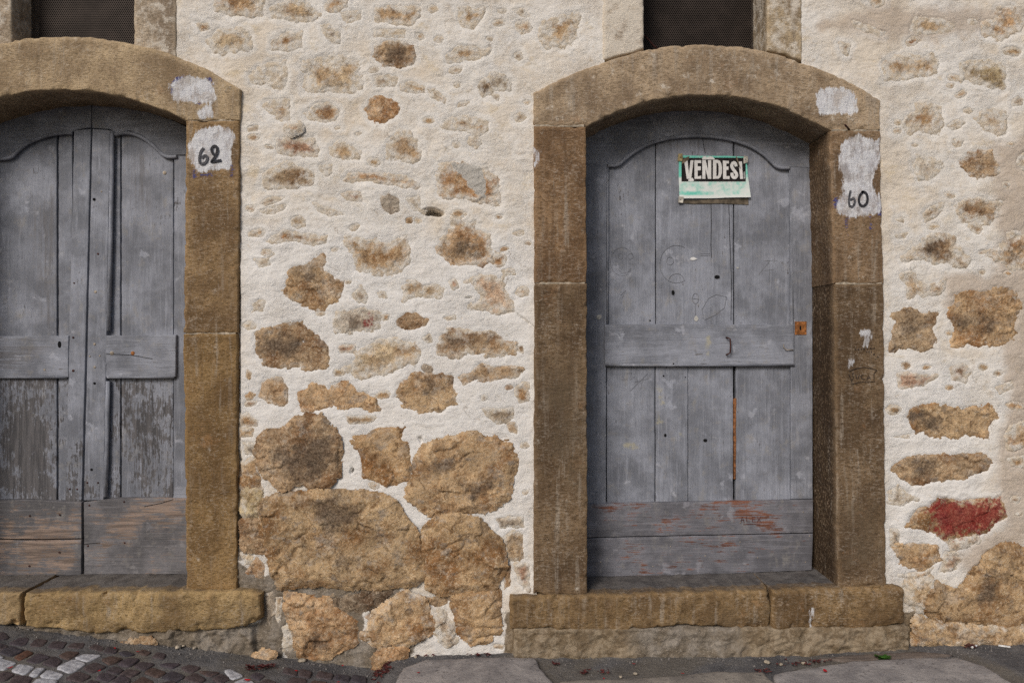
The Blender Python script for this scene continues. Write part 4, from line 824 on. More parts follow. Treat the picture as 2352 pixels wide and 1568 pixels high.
def circ(cx, cy, rx, ry, a0=0, a1=360, n=22): return [(cx + rx * math.cos(math.radians(a0 + (a1 - a0) * i / n)), cy + ry * math.sin(math.radians(a0 + (a1 - a0) * i / n))) for i in range(n + 1)]
strokes('scratched_drawing', IM(circ(610, 230, 75, 88, 60, 330), circ(600, 197, 15, 18), circ(662, 197, 17, 18), circ(625, 262, 42, 38, 10, 160), circ(950, 245, 105, 118, 60, 300), circ(950, 350, 48, 45, 190, 350), circ(910, 225, 22, 25)), .0013, YP - .0014, M_SCR, d60)
strokes('scratched_drawing', IM([(1120, 590), (1110, 530), (1150, 460), (1200, 435), (1265, 450), (1250, 520), (1190, 565), (1125, 595)], circ(1070, 460, 20, 32), [(1055, 460), (1090, 465)], [(1070, 490), (1068, 585)], [(1530, 225), (1535, 360)], [(1500, 225), (1580, 222)], [(1500, 285), (1560, 280)], [(1465, 310), (1530, 235)], [(1380, 650), (1420, 780), (1350, 840)], [(1430, 670), (1430, 790)], [(1440, 680), (1500, 780), (1500, 680)], [(1100, 180), (1160, 180)], [(1100, 190), (1160, 192)]), .0013, YP - .0014, M_SCR, d60)
strokes('scratched_drawing', IM([(640, 930), (670, 925), (660, 950), (690, 950), (660, 970)], [(660, 1040), (770, 930)], [(700, 960), (720, 1040), (745, 950)], [(690, 985), (780, 960)], [(600, 440), (630, 410), (610, 460)], [(610, 970), (640, 965)]), .0013, YP - .0014, M_SCR, d60)
XM = lambda *l: [cr('X', q) for q in l]
strokes('carved_lettering', XM([(1622, 488), (1632, 445), (1645, 488)], [(1624, 470), (1644, 468)], [(1662, 445), (1662, 480), (1685, 480)], [(1722, 448), (1700, 448), (1700, 482), (1722, 482)], [(1700, 465), (1718, 465)], [(1730, 446), (1760, 485)], [(1758, 446), (1732, 484)], [(1640, 500), (1690, 496), (1750, 500)]), .0028, YB_ - .0022, plain('carved_red_wood', (.115, .045, .038), .8), d60)
for x, y, w_, h_ in ((1592, 594, 8, 4), (1376, 728, 6, 6), (1599, 731, 5, 7), (1694, 615, 3, 2)):
    yy = YP - .0022 if x > 1392 else YS - .002
    a = P(x, y, yy); V = [(a[0] + S * w_ * math.cos(t) * (1 + .25 * math.sin(3 * t + x)), yy, a[1] + S * h_ * math.sin(t)) for t in np.linspace(0, 6.0, 9)]
    mk('paper_scrap', V + [(p[0], p[1] + .001, p[2]) for p in V], [tuple(range(9))[::-1]] + [(i, (i + 1) % 9, 9 + (i + 1) % 9, 9 + i) for i in range(9)], plain('old_paper', (.52, .51, .47), .8, .2) if x != 1592 else M_WHITE, d60, smooth=False)
for x, y in ((1340, 1212), (1530, 1205), (1700, 1200), (1380, 1290), (1540, 1254), (1700, 1244), (1850, 1290), (1845, 1175), (1500, 1300), (1860, 1230), (1620, 1276), (1740, 1280)):
    disc('nail_head', max(x, 1352), y, .0030, YB_ - .003, M_NAIL, d60)
sweep('bent_nail', [p3(1800, 790, YR - .002), p3(1800, 797, YR - .012), p3(1806, 803, YR - .014), p3(1822, 803, YR - .01)], .0022, M_NAIL, d60)

# ------------------------------------------------------------------ the notice pinned to door 60
def flat(name, outer, y, mat, parent, inner=None, th=.0006, bulge=0.0, y_fn=None):
    loops = [[Vector((*P(a, b, y), 0)) for a, b in outer]] + ([[Vector((*P(a, b, y), 0)) for a, b in inner]] if inner else [])
    tri = tessellate_polygon(loops); pts = [p for l in loops for p in l]; n = len(pts)
    yv = [(y_fn(p.x, p.y) if y_fn else y) for p in pts]
    V = [(p.x, yy, p.y) for p, yy in zip(pts, yv)] + [(p.x, yy + th, p.y) for p, yy in zip(pts, yv)]
    F = [tuple(t) for t in tri]; b0 = 0
    for l in loops:
        m = len(l); F += [(b0 + i, b0 + (i + 1) % m, n + b0 + (i + 1) % m, n + b0 + i) for i in range(m)]; b0 += m
    return mk(name, V, F, mat, parent, smooth=False)
def mat_notice():
    k = NT('faded_teal_print', 0.55, 0.4)
    z = k.sep(k.pos)['Z']; zt_ = P(0, 363, R)[1]; zm_ = P(0, 417, R)[1]; zl_ = P(0, 456, R)[1]
    n = k.noise(26, 6, .68); n2 = k.noise(90, 4, .6)
    band = k.ma('ADD', k.rng(z, zm_ + .012, zm_ + .03, .0, .26), k.rng(z, zl_ + .004, zl_ + .02, -.25, 0))
    band = k.ma('ADD', band, k.ma('MULTIPLY', k.ma('MULTIPLY', k.rng(z, zl_ + .012, zl_ + .024), k.rng(z, zl_ + .040, zl_ + .028)), k.rng(k.sep(k.pos)['X'], P(1660, 0, R)[0], P(1600, 0, R)[0], 0, .22)))
    f = k.rng(k.ma('ADD', k.ma('ADD', k.ma('MULTIPLY', n, .9), k.ma('MULTIPLY', n2, .25)), band), .46, .86)
    return k.done(k.mix(f, (.72, .76, .74), (.15, .58, .47)), k.bump(k.noise(25, 3), .003, .6))
notice = thing('for_sale_notice', 'teal and white notice reading VENDESI pinned to the grey door', 'notice', (P(1640, 0, R)[0], R, P(0, 456, R)[1]))
TM = lambda q: cr('T', q)
YN = R + .018 - .008
TPL = TM([(315, 375), (330, 255), (700, 250), (1100, 262), (1500, 280), (1850, 275), (1945, 440), (1955, 700), (1970, 900), (1985, 1080), (2012, 1235), (1700, 1262), (1200, 1270), (700, 1280), (330, 1275), (328, 1000), (322, 700)])
NOTX = [P(a, b, YN) for a, b in TPL]
# the sheet: a grid, gently buckled
gx0, gx1 = P(1558.2, 0, YN)[0], P(1722.5, 0, YN)[0]; gz0, gz1 = P(0, 457.5, YN)[1], P(0, 357.5, YN)[1]
def buck(x, z): return YN - .0022 * math.sin((x - gx0) * 24) * math.cos((z - gz0) * 15) - .008 * max(0, (gz0 + .07 - z) / .07) ** 2 * (.35 + .65 * (x - gx0) / (gx1 - gx0))
gg = [(i, j) for i in range(25) for j in range(17)]; V = []
for i, j in gg:
    u, v = i / 24, j / 16
    bl, br, tl, tr = P(1560, 457, YN), P(1723.5, 453.5, YN), P(1558.5, 357, YN), P(1714, 359.5, YN)
    x = (bl[0] * (1 - u) + br[0] * u) * (1 - v) + (tl[0] * (1 - u) + tr[0] * u) * v; z = (bl[1] * (1 - u) + br[1] * u) * (1 - v) + (tl[1] * (1 - u) + tr[1] * u) * v
    x += .0008 * math.sin(v * 9); z += .0007 * math.sin(u * 11)
    V.append((x, buck(x, z), z))
mk('sheet', V, np.array([(i * 17 + j, (i + 1) * 17 + j, (i + 1) * 17 + j + 1, i * 17 + j + 1) for i in range(24) for j in range(16)]), mat_notice(), notice)
def grid_poly(name, pl, mat, lift):
    """a flat printed shape cut out of a fine grid so that it follows the buckled sheet"""
    pa = [P(a, b, YN) for a, b in pl]; p2 = []
    for i in range(len(pa)):
        a, b = pa[i], pa[(i + 1) % len(pa)]; m = max(1, int(math.hypot(b[0] - a[0], b[1] - a[1]) / .012))
        p2 += [(a[0] + (b[0] - a[0]) * t / m, a[1] + (b[1] - a[1]) * t / m) for t in range(m)]
    tri = tessellate_polygon([[Vector((x, z, 0)) for x, z in p2]])
    return mk(name, [(x, buck(x, z) - lift, z) for x, z in p2], [tuple(t) for t in tri], mat, notice, smooth=False)
M_BLK = plain('black_print', (.016, .012, .012), .5, .5, 60); M_TXT = plain('white_print', (.70, .69, .68), .6, .1)
flatpanel = TM([(385, 320), (400, 297), (800, 300), (1200, 308), (1500, 318), (1840, 325), (1850, 430), (1880, 470), (1890, 650), (1905, 800), (1905, 850), (1890, 865), (1400, 862), (900, 858), (410, 857), (390, 840), (386, 600)])
# panel as a grid so it buckles with the sheet
def grid_panel(name, pl, mat, lift, cell=.008):
    pa = [P(a, b, YN) for a, b in pl]; A = np.array(pa); lo, hi = A.min(0), A.max(0)
    nx, nz = int((hi[0] - lo[0]) / cell) + 1, int((hi[1] - lo[1]) / cell) + 1
    X_, Z_ = np.meshgrid(np.linspace(lo[0], hi[0], nx), np.linspace(lo[1], hi[1], nz), indexing='ij')
    ii = np.arange(X_.size).reshape(X_.shape); F = np.stack([ii[:-1, :-1], ii[1:, :-1], ii[1:, 1:], ii[:-1, 1:]], -1).reshape(-1, 4)
    V = [(x, buck(x, z) - lift, z) for x, z in zip(X_.ravel(), Z_.ravel())]
    return mk(name, V, F, mat, notice)
grid_panel('black_panel', TM([(387, 302), (1878, 302), (1898, 862), (387, 862)]), M_BLK, .0006)
for l in ([(450, 365), (530, 362), (563, 690), (600, 362), (672, 360), (615, 800), (510, 800)],
          [(692, 360), (850, 360), (850, 428), (768, 428), (768, 505), (840, 505), (840, 600), (768, 600), (768, 745), (850, 722), (850, 798), (692, 798)],
          [(875, 360), (955, 355), (1010, 600), (1010, 360), (1085, 358), (1085, 800), (1010, 800), (950, 570), (950, 800), (875, 800)],
          [(1125, 355), (1230, 355), (1290, 380), (1325, 450), (1338, 560), (1335, 660), (1310, 750), (1260, 795), (1125, 800), (1125, 735), (1205, 735), (1245, 730), (1258, 660), (1258, 500), (1240, 430), (1205, 430), (1205, 734), (1125, 734)],
          [(1355, 370), (1500, 380), (1500, 440), (1437, 440), (1437, 510), (1490, 510), (1490, 590), (1440, 590), (1440, 735), (1520, 735), (1515, 805), (1365, 802)],
          [(1735, 390), (1810, 388), (1820, 610), (1835, 800), (1765, 802), (1745, 560)]):
    grid_poly('letter', TM(l), M_TXT, .0014)
sc_ = smooth_line([(1672, 508), (1655, 430), (1605, 415), (1562, 470), (1580, 545), (1640, 620), (1692, 700), (1665, 765), (1620, 772), (1578, 735), (1572, 655)], 2)
sl_, sr_ = [], []
for i, p in enumerate(sc_):
    a, b = sc_[max(0, i - 1)], sc_[min(len(sc_) - 1, i + 1)]; tx, ty = b[0] - a[0], b[1] - a[1]; m = math.hypot(tx, ty) or 1
    sl_.append((p[0] - ty / m * 37, p[1] + tx / m * 37)); sr_.append((p[0] + ty / m * 37, p[1] - tx / m * 37))
Vs = [P(a, b, YN) for a, b in TM(sl_ + sr_)]; m_ = len(sl_)
mk('letter', [(x, buck(x, z) - .0014, z) for x, z in Vs], [(i, i + 1, m_ + i + 1, m_ + i) for i in range(m_ - 1)], M_TXT, notice, smooth=False)
grid_poly('torn_spot', TM([(870, 330), (900, 270), (960, 265), (985, 300), (1040, 275), (1110, 278), (1165, 330), (1165, 345), (870, 345)]), M_TXT, .0016)
grid_poly('torn_spot', TM([(1842, 640), (1885, 620), (1888, 780), (1850, 815), (1845, 720)]), plain('scuffed_print', (.33, .33, .33), .6, .6, 200), .0016)
grid_poly('torn_spot', TM([(540, 825), (645, 770), (685, 835), (640, 860), (550, 855)]), M_TXT, .0016)
M_TAPE = plain('brown_tape', (.16, .125, .085), .45, .4, 50)
grid_poly('tape', TM([(392, 455), (420, 330), (575, 262), (560, 345)]), M_TAPE, .0020)
grid_poly('tape', TM([(1660, 285), (1690, 280), (1780, 560), (1765, 560)]), M_TAPE, .0020)
strokes('small_print', [TM(q) for q in ([(450, 1245), (470, 1265)], [(490, 1250), (505, 1268), (520, 1250)], [(540, 1255), (560, 1265)], [(575, 1240), (575, 1265)], [(1400, 1240), (1450, 1240)], [(1425, 1240), (1425, 1252)], [(1460, 1248), (1490, 1248)], [(1505, 1232), (1505, 1252)])], .0011, YN - .0115, M_PEN, notice)
flat('backing_plastic', TM([(305, 1290), (640, 1300), (1300, 1275), (1960, 1250), (1965, 1405), (1300, 1375), (700, 1385), (310, 1365)]), R + .0145, plain('dirty_plastic', (.13, .105, .075), .4, .45, 40), notice)
for q, c_ in (([(315, 205), (410, 205), (420, 300), (405, 380), (295, 375)], (.34, .27, .14)), ([(1862, 250), (1950, 270), (1950, 410), (1850, 440), (1848, 330)], (.55, .52, .46)), ([(320, 1210), (440, 1220), (425, 1360), (315, 1355)], (.55, .52, .46))):
    cl = flat('corner_clip', TM(q), YN - .0055, plain('worn_clip', c_, .6, .35, 60), notice, th=.003)
    cx = sum(a for a, b in q) / len(q); cy = sum(b for a, b in q) / len(q); pp = TM([(cx, cy)])[0]
    disc('nail_head', pp[0], pp[1], .0022, YN - .0058, M_HOLE, cl)

# ------------------------------------------------------------------ door 62 (double)
d62 = thing('door', 'weathered grey double door with brown bare kick boards, marked 62', 'door', (P(205, 0)[0], R, P(0, 1320)[1]))
c62 = 205
AO = [(205, 238), (264, 240), (330, 252), (380, 268), (430, 292), (478, 318)]
O62 = [(2 * c62 - a, b) for a, b in AO[::-1]][:-1] + AO
IL = [(-68, 363), (26, 363), (36, 346), (66, 323), (109, 308), (148, 302), (168, 303), (176, 297), (209, 293)]
IR = [(211, 294), (254, 297), (264, 306), (297, 300), (330, 313), (356, 333), (379, 358), (409, 356), (478, 356)]
block('top_rail', IL, between(-68, 209, O62, 14), YR, YP + .03, M_WH, d62, seed=51, **dk)
block('top_rail', IR, between(211, 478, O62, 14), YR + .001, YP + .03, M_WH, d62, seed=52, **dk)
sweep('moulding', [p3(a, b, YR + .003) for a, b in smooth_line([(-40, 365), (26, 365), (37, 349), (67, 326), (110, 311), (148, 305), (167, 306)], 2)], .0085, M_WH, d62)
sweep('moulding', [p3(a, b, YR + .003) for a, b in smooth_line([(264, 309), (297, 304), (330, 317), (356, 337), (378, 361), (406, 360)], 2)], .0085, M_WH, d62)
GS = [[(-10, 880), (132, 880), (132, 1160), (-10, 1160)], [(281, 900), (398, 1000), (398, 1150), (281, 1150)]]
for a, b, q, c_ in ((-66, -8, 0, IL), (-6, 130, 1, IL), (134, 166, 2, IL), (240, 276, 1, IR), (279, 398, 0, IR)):
    block('plank', [(a, 780), (b, 780)], [(p, v - 4) for p, v in between(a, b, c_, 5)], YP + .001 * q, YP + .03, M_WV, d62, seed=53 + q, attrs={'stain': [[(300, 350), (340, 350), (345, 480), (300, 460)], [(80, 500), (132, 400), (132, 760), (90, 760)]]}, **dk)
    rect('plank', a, 860, b, 1156, YP + .001 * q, YP + .03, M_WV, d62, seed=57 + q, attrs={'wear': GS}, **dk)
block('stile', [(150, 1152), (187, 1153)], [(170, 300), (209, 296)], YS, YP + .03, M_WV, d62, seed=61, attrs={'wear': [[(145, 1040), (190, 1040), (190, 1156), (145, 1156)]]}, **dk)
block('stile', [(192, 1149), (238, 1148)], [(212, 296), (253, 299)], YS - .012, YP + .03, M_WV, d62, seed=62, attrs={'wear': [[(195, 1110), (240, 1110), (240, 1150), (195, 1150)]]}, **dk)
sweep('moulding', [p3(258, 302, YS - .002), p3(254, 560, YS - .002), p3(249, 760, YS - .002)], .0105, M_WV, d62)
sweep('moulding', [p3(248, 875, YS - .002), p3(246, 1000, YS - .002), p3(242, 1140, YS - .002)], .0105, M_WV, d62)
block('stile', [(398, 1146), (478, 1146)], [(400, 352), (478, 352)], YS + .004, YP + .03, M_WV, d62, seed=63, **dk)
block('middle_rail', [(-66, 866), (157, 866)], [(-66, 772), (157, 771)], YS - .003, YP + .03, M_WH, d62, seed=64, attrs={'stain': [[(-66, 772), (60, 772), (120, 800), (60, 850), (-66, 850)]]}, **dk)
block('middle_rail', [(243, 865), (403, 865)], [(243, 770), (404, 769)], YS - .0135, YP + .03, M_WH, d62, seed=65, **dk)
sweep('moulding', [p3(-66, 866, YS + .0005), p3(154, 866, YS + .0005)], .0065, M_WH, d62)
sweep('moulding', [p3(246, 866, YS - .009), p3(400, 866, YS - .009)], .0065, M_WH, d62)
WL = [[(-60, 1150), (190, 1150), (190, 1320), (-60, 1320)]]
block('kick_board', [(-66, 1235), (60, 1238), (187, 1236)], [(-66, 1150), (60, 1147), (187, 1153)], YB_ - .004, YP + .03, M_WHL, d62, seed=66, attrs={'wear': WL}, **dk)
block('kick_board', [(-66, 1322), (186, 1321)], [(-66, 1238), (60, 1241), (187, 1239)], YB_ - .004, YP + .03, M_WHL, d62, seed=67, attrs={'wear': WL}, **dk)
block('kick_board', [(193, 1319), (478, 1318)], [(192, 1153), (245, 1146), (300, 1143), (400, 1144), (478, 1144)], YB_ - .006, YP + .03, M_WHL, d62, seed=68, attrs={'wear': [[(230, 1150), (425, 1150), (425, 1225), (280, 1260), (215, 1230)]]}, **dk)
for q_, y_ in (([(192, 1250), (210, 1247), (230, 1246)], YB_ - .0075), ([(398, 1146), (370, 1155), (330, 1163)], YB_ - .0075), ([(243, 812), (300, 815), (350, 824)], YS - .0152)): strokes('board_split', [q_], .0022, y_, M_HOLE, d62)
rect('backing_board', -66, 240, 470, 1300, YP + .034, YP + .045, M_DARK, d62, cell=.2, rnd=.003, rough=0, wob=0, back=1)
disc('keyhole', 136.5, 791, .0085, YS - .0042, M_HOLE, d62, .016, 10, .06)
for x, y, m_, r in ((257, 811, M_NAIL, .0095), (305, 811, M_RUST, .0095), (217, 790, M_NAIL, .006), (217.5, 843, M_NAIL, .0055), (219, 670, M_NAIL, .007), (378, 397, M_NAIL, .009), (170, 650, M_IRON, .004), (217, 880, M_HOLE, .006), (216, 458, M_HOLE, .007), (233, 440, M_NAIL, .004), (225, 583, M_IRON, .005), (210, 1078, M_HOLE, .006), (102, 849, M_NAIL, .005), (168, 775, M_IRON, .005), (168, 851, M_IRON, .006), (206, 818, M_NAIL, .004), (229, 817, M_NAIL, .004)):
    disc('nail_head', x, y, r, (YS - .0042 if x < 160 and y > 770 and y < 868 else YS - .0142 if 243 < x < 400 and y < 870 else YS - .0135 if x > 205 else YS - .0015) if not (x == 378) else YP - .002, m_, d62, None, 10, .35)
for x, y in ((68, 1184), (137, 1182), (190 + 15, 1160), (285, 1152), (202, 1253), (286, 1246), (67, 1299), (136, 1268), (160, 1123), (177, 1123), (200, 1108), (225, 1108)):
    disc('nail_head', x, y, .0045, YB_ - .0075 if y > 1145 else (YS - .002 if x < 190 else YS - .0135), M_IRON, d62)
mk('corner_patch', *(lambda a, b: ([(a[0], YS - .004, b[1]), (b[0], YS - .004, b[1]), (b[0], YS - .004, a[1]), (a[0] + .01, YS - .004, a[1]), (a[0], YS + .006, b[1]), (b[0], YS + .006, b[1]), (b[0], YS + .006, a[1]), (a[0] + .01, YS + .006, a[1])], [(3, 2, 1, 0), (0, 1, 5, 4), (1, 2, 6, 5), (2, 3, 7, 6), (3, 0, 4, 7)]))(P(398, 1115, YS), P(432, 1147, YS)), M_WH, d62, smooth=False)

# ------------------------------------------------------------------ the street
GB = [(-3000, 1180), (-700, 1380), (0, 1427), (132, 1446), (242, 1458), (395, 1476), (517, 1490), (679, 1513), (801, 1528), (868, 1538), (905, 1511), (1000, 1506), (1170, 1499), (1400, 1498), (1800, 1494), (2090, 1479), (2352, 1472), (3000, 1445), (5000, 1400)]
GX_ = [P(a, 0)[0] for a, b in GB]; GZ_ = [P(0, b)[1] for a, b in GB]
def ground_z(x, y): return np.interp(x, GX_, GZ_) - .03 * np.clip(-np.asarray(y), 0, 3)
def hit(px, py, lift=0.0):
    a, b = -D + .3, .3
    for _ in range(40):
        m = (a + b) / 2; x, z = P(px, py, m)
        if z > ground_z(x, m) + lift: a, b = a, b; b_ = None
        # in front of the hit the ray is above the ground
        if z > ground_z(x, m) + lift: a = m
        else: b = m
    x, z = P(px, py, (a + b) / 2); return (x, (a + b) / 2, z)
gx = np.concatenate([-np.geomspace(2.6, 80, 30)[::-1], np.linspace(-2.5, 2.5, 420), np.geomspace(2.6, 80, 30)])
gy = np.concatenate([-np.geomspace(1.05, 120, 34)[::-1], np.linspace(-1.0, .12, 94)])
GX, GY = np.meshgrid(gx, gy, indexing='ij')
GZ = ground_z(GX, GY) + (.004 * fbm(GX * 6, GY * 6, 4, 500) + .0035 * fbm(GX * 30, GY * 30, 4, 510)) * (np.abs(GX) < 3) + .012 * np.clip(fbm(GX * 9, GY * 9, 3, 520) + .1, 0, 1) * sstep(-.10, .0, GY)
ii = np.arange(GX.size).reshape(GX.shape)
street = struct(mk('street', np.stack([GX, GY, GZ], -1).reshape(-1, 3), np.stack([ii[:-1, :-1], ii[1:, :-1], ii[1:, 1:], ii[:-1, 1:]], -1).reshape(-1, 4), M_GROUND))
def cut(p, t=.14):
    q = []
    for i in range(len(p)):
        a, b = p[i], p[(i + 1) % len(p)]
        q += [(a[0] * (1 - t) + b[0] * t, a[1] * (1 - t) + b[1] * t), (a[0] * t + b[0] * (1 - t), a[1] * t + b[1] * (1 - t))]
    return q
def paver(name, pts3, h, bev, color, mat, parent=None, data=None):
    """a stone with a softly worn top on a ground outline (list of xyz); returns verts/faces if data is given"""
    p = [(a[0], a[1]) for a in pts3]; c0 = (sum(q[0] for q in p) / len(p), sum(q[1] for q in p) / len(p)); p = cut([(c0[0] + (q[0] - c0[0]) * 1.10, c0[1] + (q[1] - c0[1]) * 1.10) for q in p]); cx = sum(q[0] for q in p) / len(p); cy = sum(q[1] for q in p) / len(p); n = len(p)
    zf = lambda x, y: float(ground_z(x, y))
    ar = sum(p[i][0] * p[(i + 1) % n][1] - p[(i + 1) % n][0] * p[i][1] for i in range(n))
    if ar < 0: p = p[::-1]
    V = []; F = []
    for ins, dz in ((0, -.02), (0, h * .45), (bev * .5, h * .85), (bev * 1.4, h), (bev * 3.5, h * 1.06)):
        for x, y in p:
            dx, dy = cx - x, cy - y; m = math.hypot(dx, dy) or 1; t = min(ins / m, .8)
            V.append((x + dx * t, y + dy * t, zf(x, y) + dz))
    V.append((cx, cy, zf(cx, cy) + h * 1.08))
    for r in range(4):
        for i in range(n): F.append((r * n + i, r * n + (i + 1) % n, (r + 1) * n + (i + 1) % n, (r + 1) * n + i))
    for i in range(n): F.append((4 * n + i, 4 * n + (i + 1) % n, 5 * n))
    if data is not None:
        b = len(data[0]); data[0].extend(V); data[1].extend([tuple(b + q for q in f) for f in F]); return
    return mk(name, V, F, mat, parent, color=color)
WHT = [('J', q) for q in ([(785, 600), (880, 560), (1060, 570), (920, 640)], [(590, 700), (770, 615), (900, 660), (740, 755)], [(120, 730), (200, 665), (365, 690), (250, 770)], [(300, 780), (380, 705), (475, 705), (380, 790)], [(420, 790), (500, 725), (665, 770), (590, 820)], [(-60, 690), (0, 610), (180, 650), (40, 720)], [(300, 910), (390, 815), (600, 830), (540, 910)], [(-60, 590), (-20, 560), (40, 590), (-20, 620)])] + [('K', q) for q in ([(230, 540), (290, 530), (410, 590), (290, 620)], [(320, 655), (430, 610), (510, 655), (420, 720)])]
DRK = [('J', q) for q in ([(90, 445), (200, 385), (310, 390), (250, 470)], [(-20, 540), (120, 475), (250, 520), (110, 580)], [(150, 590), (280, 520), (350, 550), (210, 625)], [(270, 630), (400, 550), (530, 590), (380, 655)], [(440, 655), (560, 580), (650, 630), (580, 690)], [(615, 575), (700, 530), (830, 540), (720, 615)], [(310, 465), (380, 395), (500, 410), (430, 480)], [(500, 480), (560, 420), (700, 430), (640, 500)], [(930, 490), (990, 450), (1090, 480), (1060, 530)], [(1080, 540), (1130, 480), (1240, 500), (1200, 550)], [(1240, 540), (1320, 525), (1410, 560), (1300, 580)], [(1440, 540), (1490, 510), (1580, 540), (1520, 570)], [(1590, 590), (1640, 540), (1740, 560), (1700, 610)], [(1060, 615), (1160, 580), (1280, 605), (1150, 670)], [(1230, 660), (1330, 600), (1460, 610), (1350, 690)], [(1400, 680), (1480, 640), (1620, 660), (1510, 725)], [(1670, 670), (1750, 650), (1890, 660), (1800, 705)], [(870, 700), (990, 645), (1110, 690), (950, 755)], [(1105, 740), (1200, 685), (1290, 725), (1230, 765)], [(1250, 770), (1340, 715), (1470, 740), (1370, 800)], [(1510, 750), (1590, 700), (1740, 750), (1640, 800)], [(1690, 800), (1800, 735), (1940, 790), (1830, 850)], [(1890, 700), (1980, 670), (2100, 700), (1990, 755)], [(2080, 740), (2160, 735), (2300, 750), (2180, 795)], [(1920, 815), (2040, 755), (2150, 820), (2080, 865)], [(2215, 820), (2310, 770), (2400, 800), (2330, 865)], [(680, 815), (810, 740), (950, 790), (830, 850)], [(1005, 810), (1070, 750), (1220, 790), (1120, 850)], [(1160, 850), (1280, 770), (1370, 835), (1290, 890)], [(1380, 865), (1490, 795), (1610, 850), (1500, 910)], [(-30, 830), (0, 760), (60, 740), (150, 770), (60, 830)], [(80, 880), (160, 780), (340, 800), (270, 890)], [(890, 890), (940, 830), (1040, 850), (990, 915)], [(-40, 470), (0, 440), (90, 470), (20, 510)], [(700, 480), (760, 440), (890, 440), (850, 500)])] + \
      [('K', q) for q in ([(780, 560), (800, 510), (920, 540), (900, 590)], [(930, 590), (950, 525), (1050, 550), (1030, 610)], [(1090, 600), (1120, 545), (1255, 570), (1230, 620)], [(1255, 620), (1280, 575), (1410, 590), (1390, 655)], [(1420, 640), (1440, 580), (1560, 600), (1560, 665)], [(820, 660), (860, 605), (1000, 620), (980, 700)], [(470, 590), (530, 555), (610, 590), (550, 630)], [(40, 580), (90, 545), (170, 570), (100, 600)], [(110, 620), (200, 570), (280, 620), (200, 660)], [(560, 650), (630, 620), (720, 650), (640, 700)], [(1020, 690), (1060, 635), (1200, 650), (1180, 710)])]
cen = []
rc = random.Random(5)
for lst, nm in ((WHT, 'white_cobble'), (DRK, 'cobble')):
    for c_, q in lst:
        pts = [hit(*u, lift=.004) for u in cr(c_, q)]; cen.append((sum(p[0] for p in pts) / len(pts), sum(p[1] for p in pts) / len(pts)))
        col = (.44, .46, .49) if nm == 'white_cobble' else rc.choice([(.062, .050, .056), (.075, .058, .060), (.055, .050, .060), (.085, .058, .050), (.068, .056, .066)])
        if c_ == 'J' and q[0] == (150, 590): col = (.12, .06, .04)
        faint = c_ == 'J' and nm == 'cobble' and max(v for u, v in q) < 540
        paver(nm, pts, .0035 if faint else .006, .006, col, M_COB, street)
data = ([], []); wd_ = []
for i in range(-46, 30):
    for j in range(-34, 34):
        u, v = i * .082, j * .082; x = -1.4 + (u - v) * .7071; y = -.55 + (u + v) * .7071
        if not (-4.2 < x < -.56 and -2.2 < y < -.10): continue
        if any((x - a) ** 2 + (y - b) ** 2 < .0062 for a, b in cen): continue
        row = 784 + (H - float(ground_z(x, y))) / S * D / (D + y); colx = 1176 + x / S * D / (D + y)
        if row < 1572 and -5 < colx < 2352: continue
        r = .034; pts = [(x + r * 1.35 * math.cos(t + rc.uniform(-.12, .12)) * rc.uniform(.92, 1.08), y + r * 1.35 * math.sin(t + rc.uniform(-.12, .12)) * rc.uniform(.92, 1.08), 0) for t in (0, 1.571, 3.142, 4.712)]
        paver('', pts, .006, .006, None, None, None, data)
so = mk('cobbles_further_out', data[0], data[1], M_COB, street, color=(.068, .056, .062)); so['kind'] = 'stuff'
def slab(pxs, h, color):
    pts = [hit(a, b, lift=h * .7) for a, b in pxs]
    V = []; F = []; p = [(q[0], q[1]) for q in pts]; p2 = []
    for i in range(len(p)):
        a, b = p[i], p[(i + 1) % len(p)]; m = max(1, int(math.hypot(b[0] - a[0], b[1] - a[1]) / .025))
        p2 += [(a[0] + (b[0] - a[0]) * t / m, a[1] + (b[1] - a[1]) * t / m) for t in range(m)]
    p2 = [(x + .006 * float(perlin(x * 18, y * 18, 3)), y + .006 * float(perlin(x * 18, y * 18, 4))) for x, y in p2]
    n = len(p2); cx = sum(q[0] for q in p2) / n; cy = sum(q[1] for q in p2) / n
    if sum(p2[i][0] * p2[(i + 1) % n][1] - p2[(i + 1) % n][0] * p2[i][1] for i in range(n)) < 0: p2 = p2[::-1]
    for ins, dz in ((0, -.03), (0, h * .5), (.004, h * .85), (.014, h), (.05, h * 1.05)):
        for x, y in p2:
            m = math.hypot(cx - x, cy - y); t = min(.9, ins / m); V.append((x + (cx - x) * t, y + (cy - y) * t, float(ground_z(x, y)) + dz + .0015 * float(fbm(x * 20, y * 20, 3, 8))))
    for r in range(4):
        for i in range(n): F.append((r * n + i, r * n + (i + 1) % n, (r + 1) * n + (i + 1) % n, (r + 1) * n + i))
    for k_ in range(2):
        pass
    V.append((cx, cy, float(ground_z(cx, cy)) + h * 1.05))
    for i in range(n): F.append((4 * n + i, 4 * n + (i + 1) % n, 5 * n))
    return mk('paving_slab', V, F, M_SLAB, street, color=color)
slab([(890, 1640), (905, 1572), (925, 1535), (975, 1517), (1100, 1511), (1232, 1512), (1240, 1535), (1272, 1568), (1290, 1640)], .022, (.30, .285, .28))
slab([(1286, 1640), (1284, 1566), (1360, 1562), (1500, 1556), (1640, 1543), (1755, 1545), (1778, 1568), (1790, 1640)], .018, (.27, .245, .215))
slab([(1806, 1640), (1775, 1550), (1830, 1538), (1960, 1519), (2110, 1511), (2205, 1512), (2260, 1530), (2330, 1572), (2420, 1640)], .020, (.30, .285, .28))
slab([(1880, 1512), (2000, 1501), (2120, 1497), (2190, 1504), (2120, 1509), (1960, 1516)], .010, (.16, .13, .11))

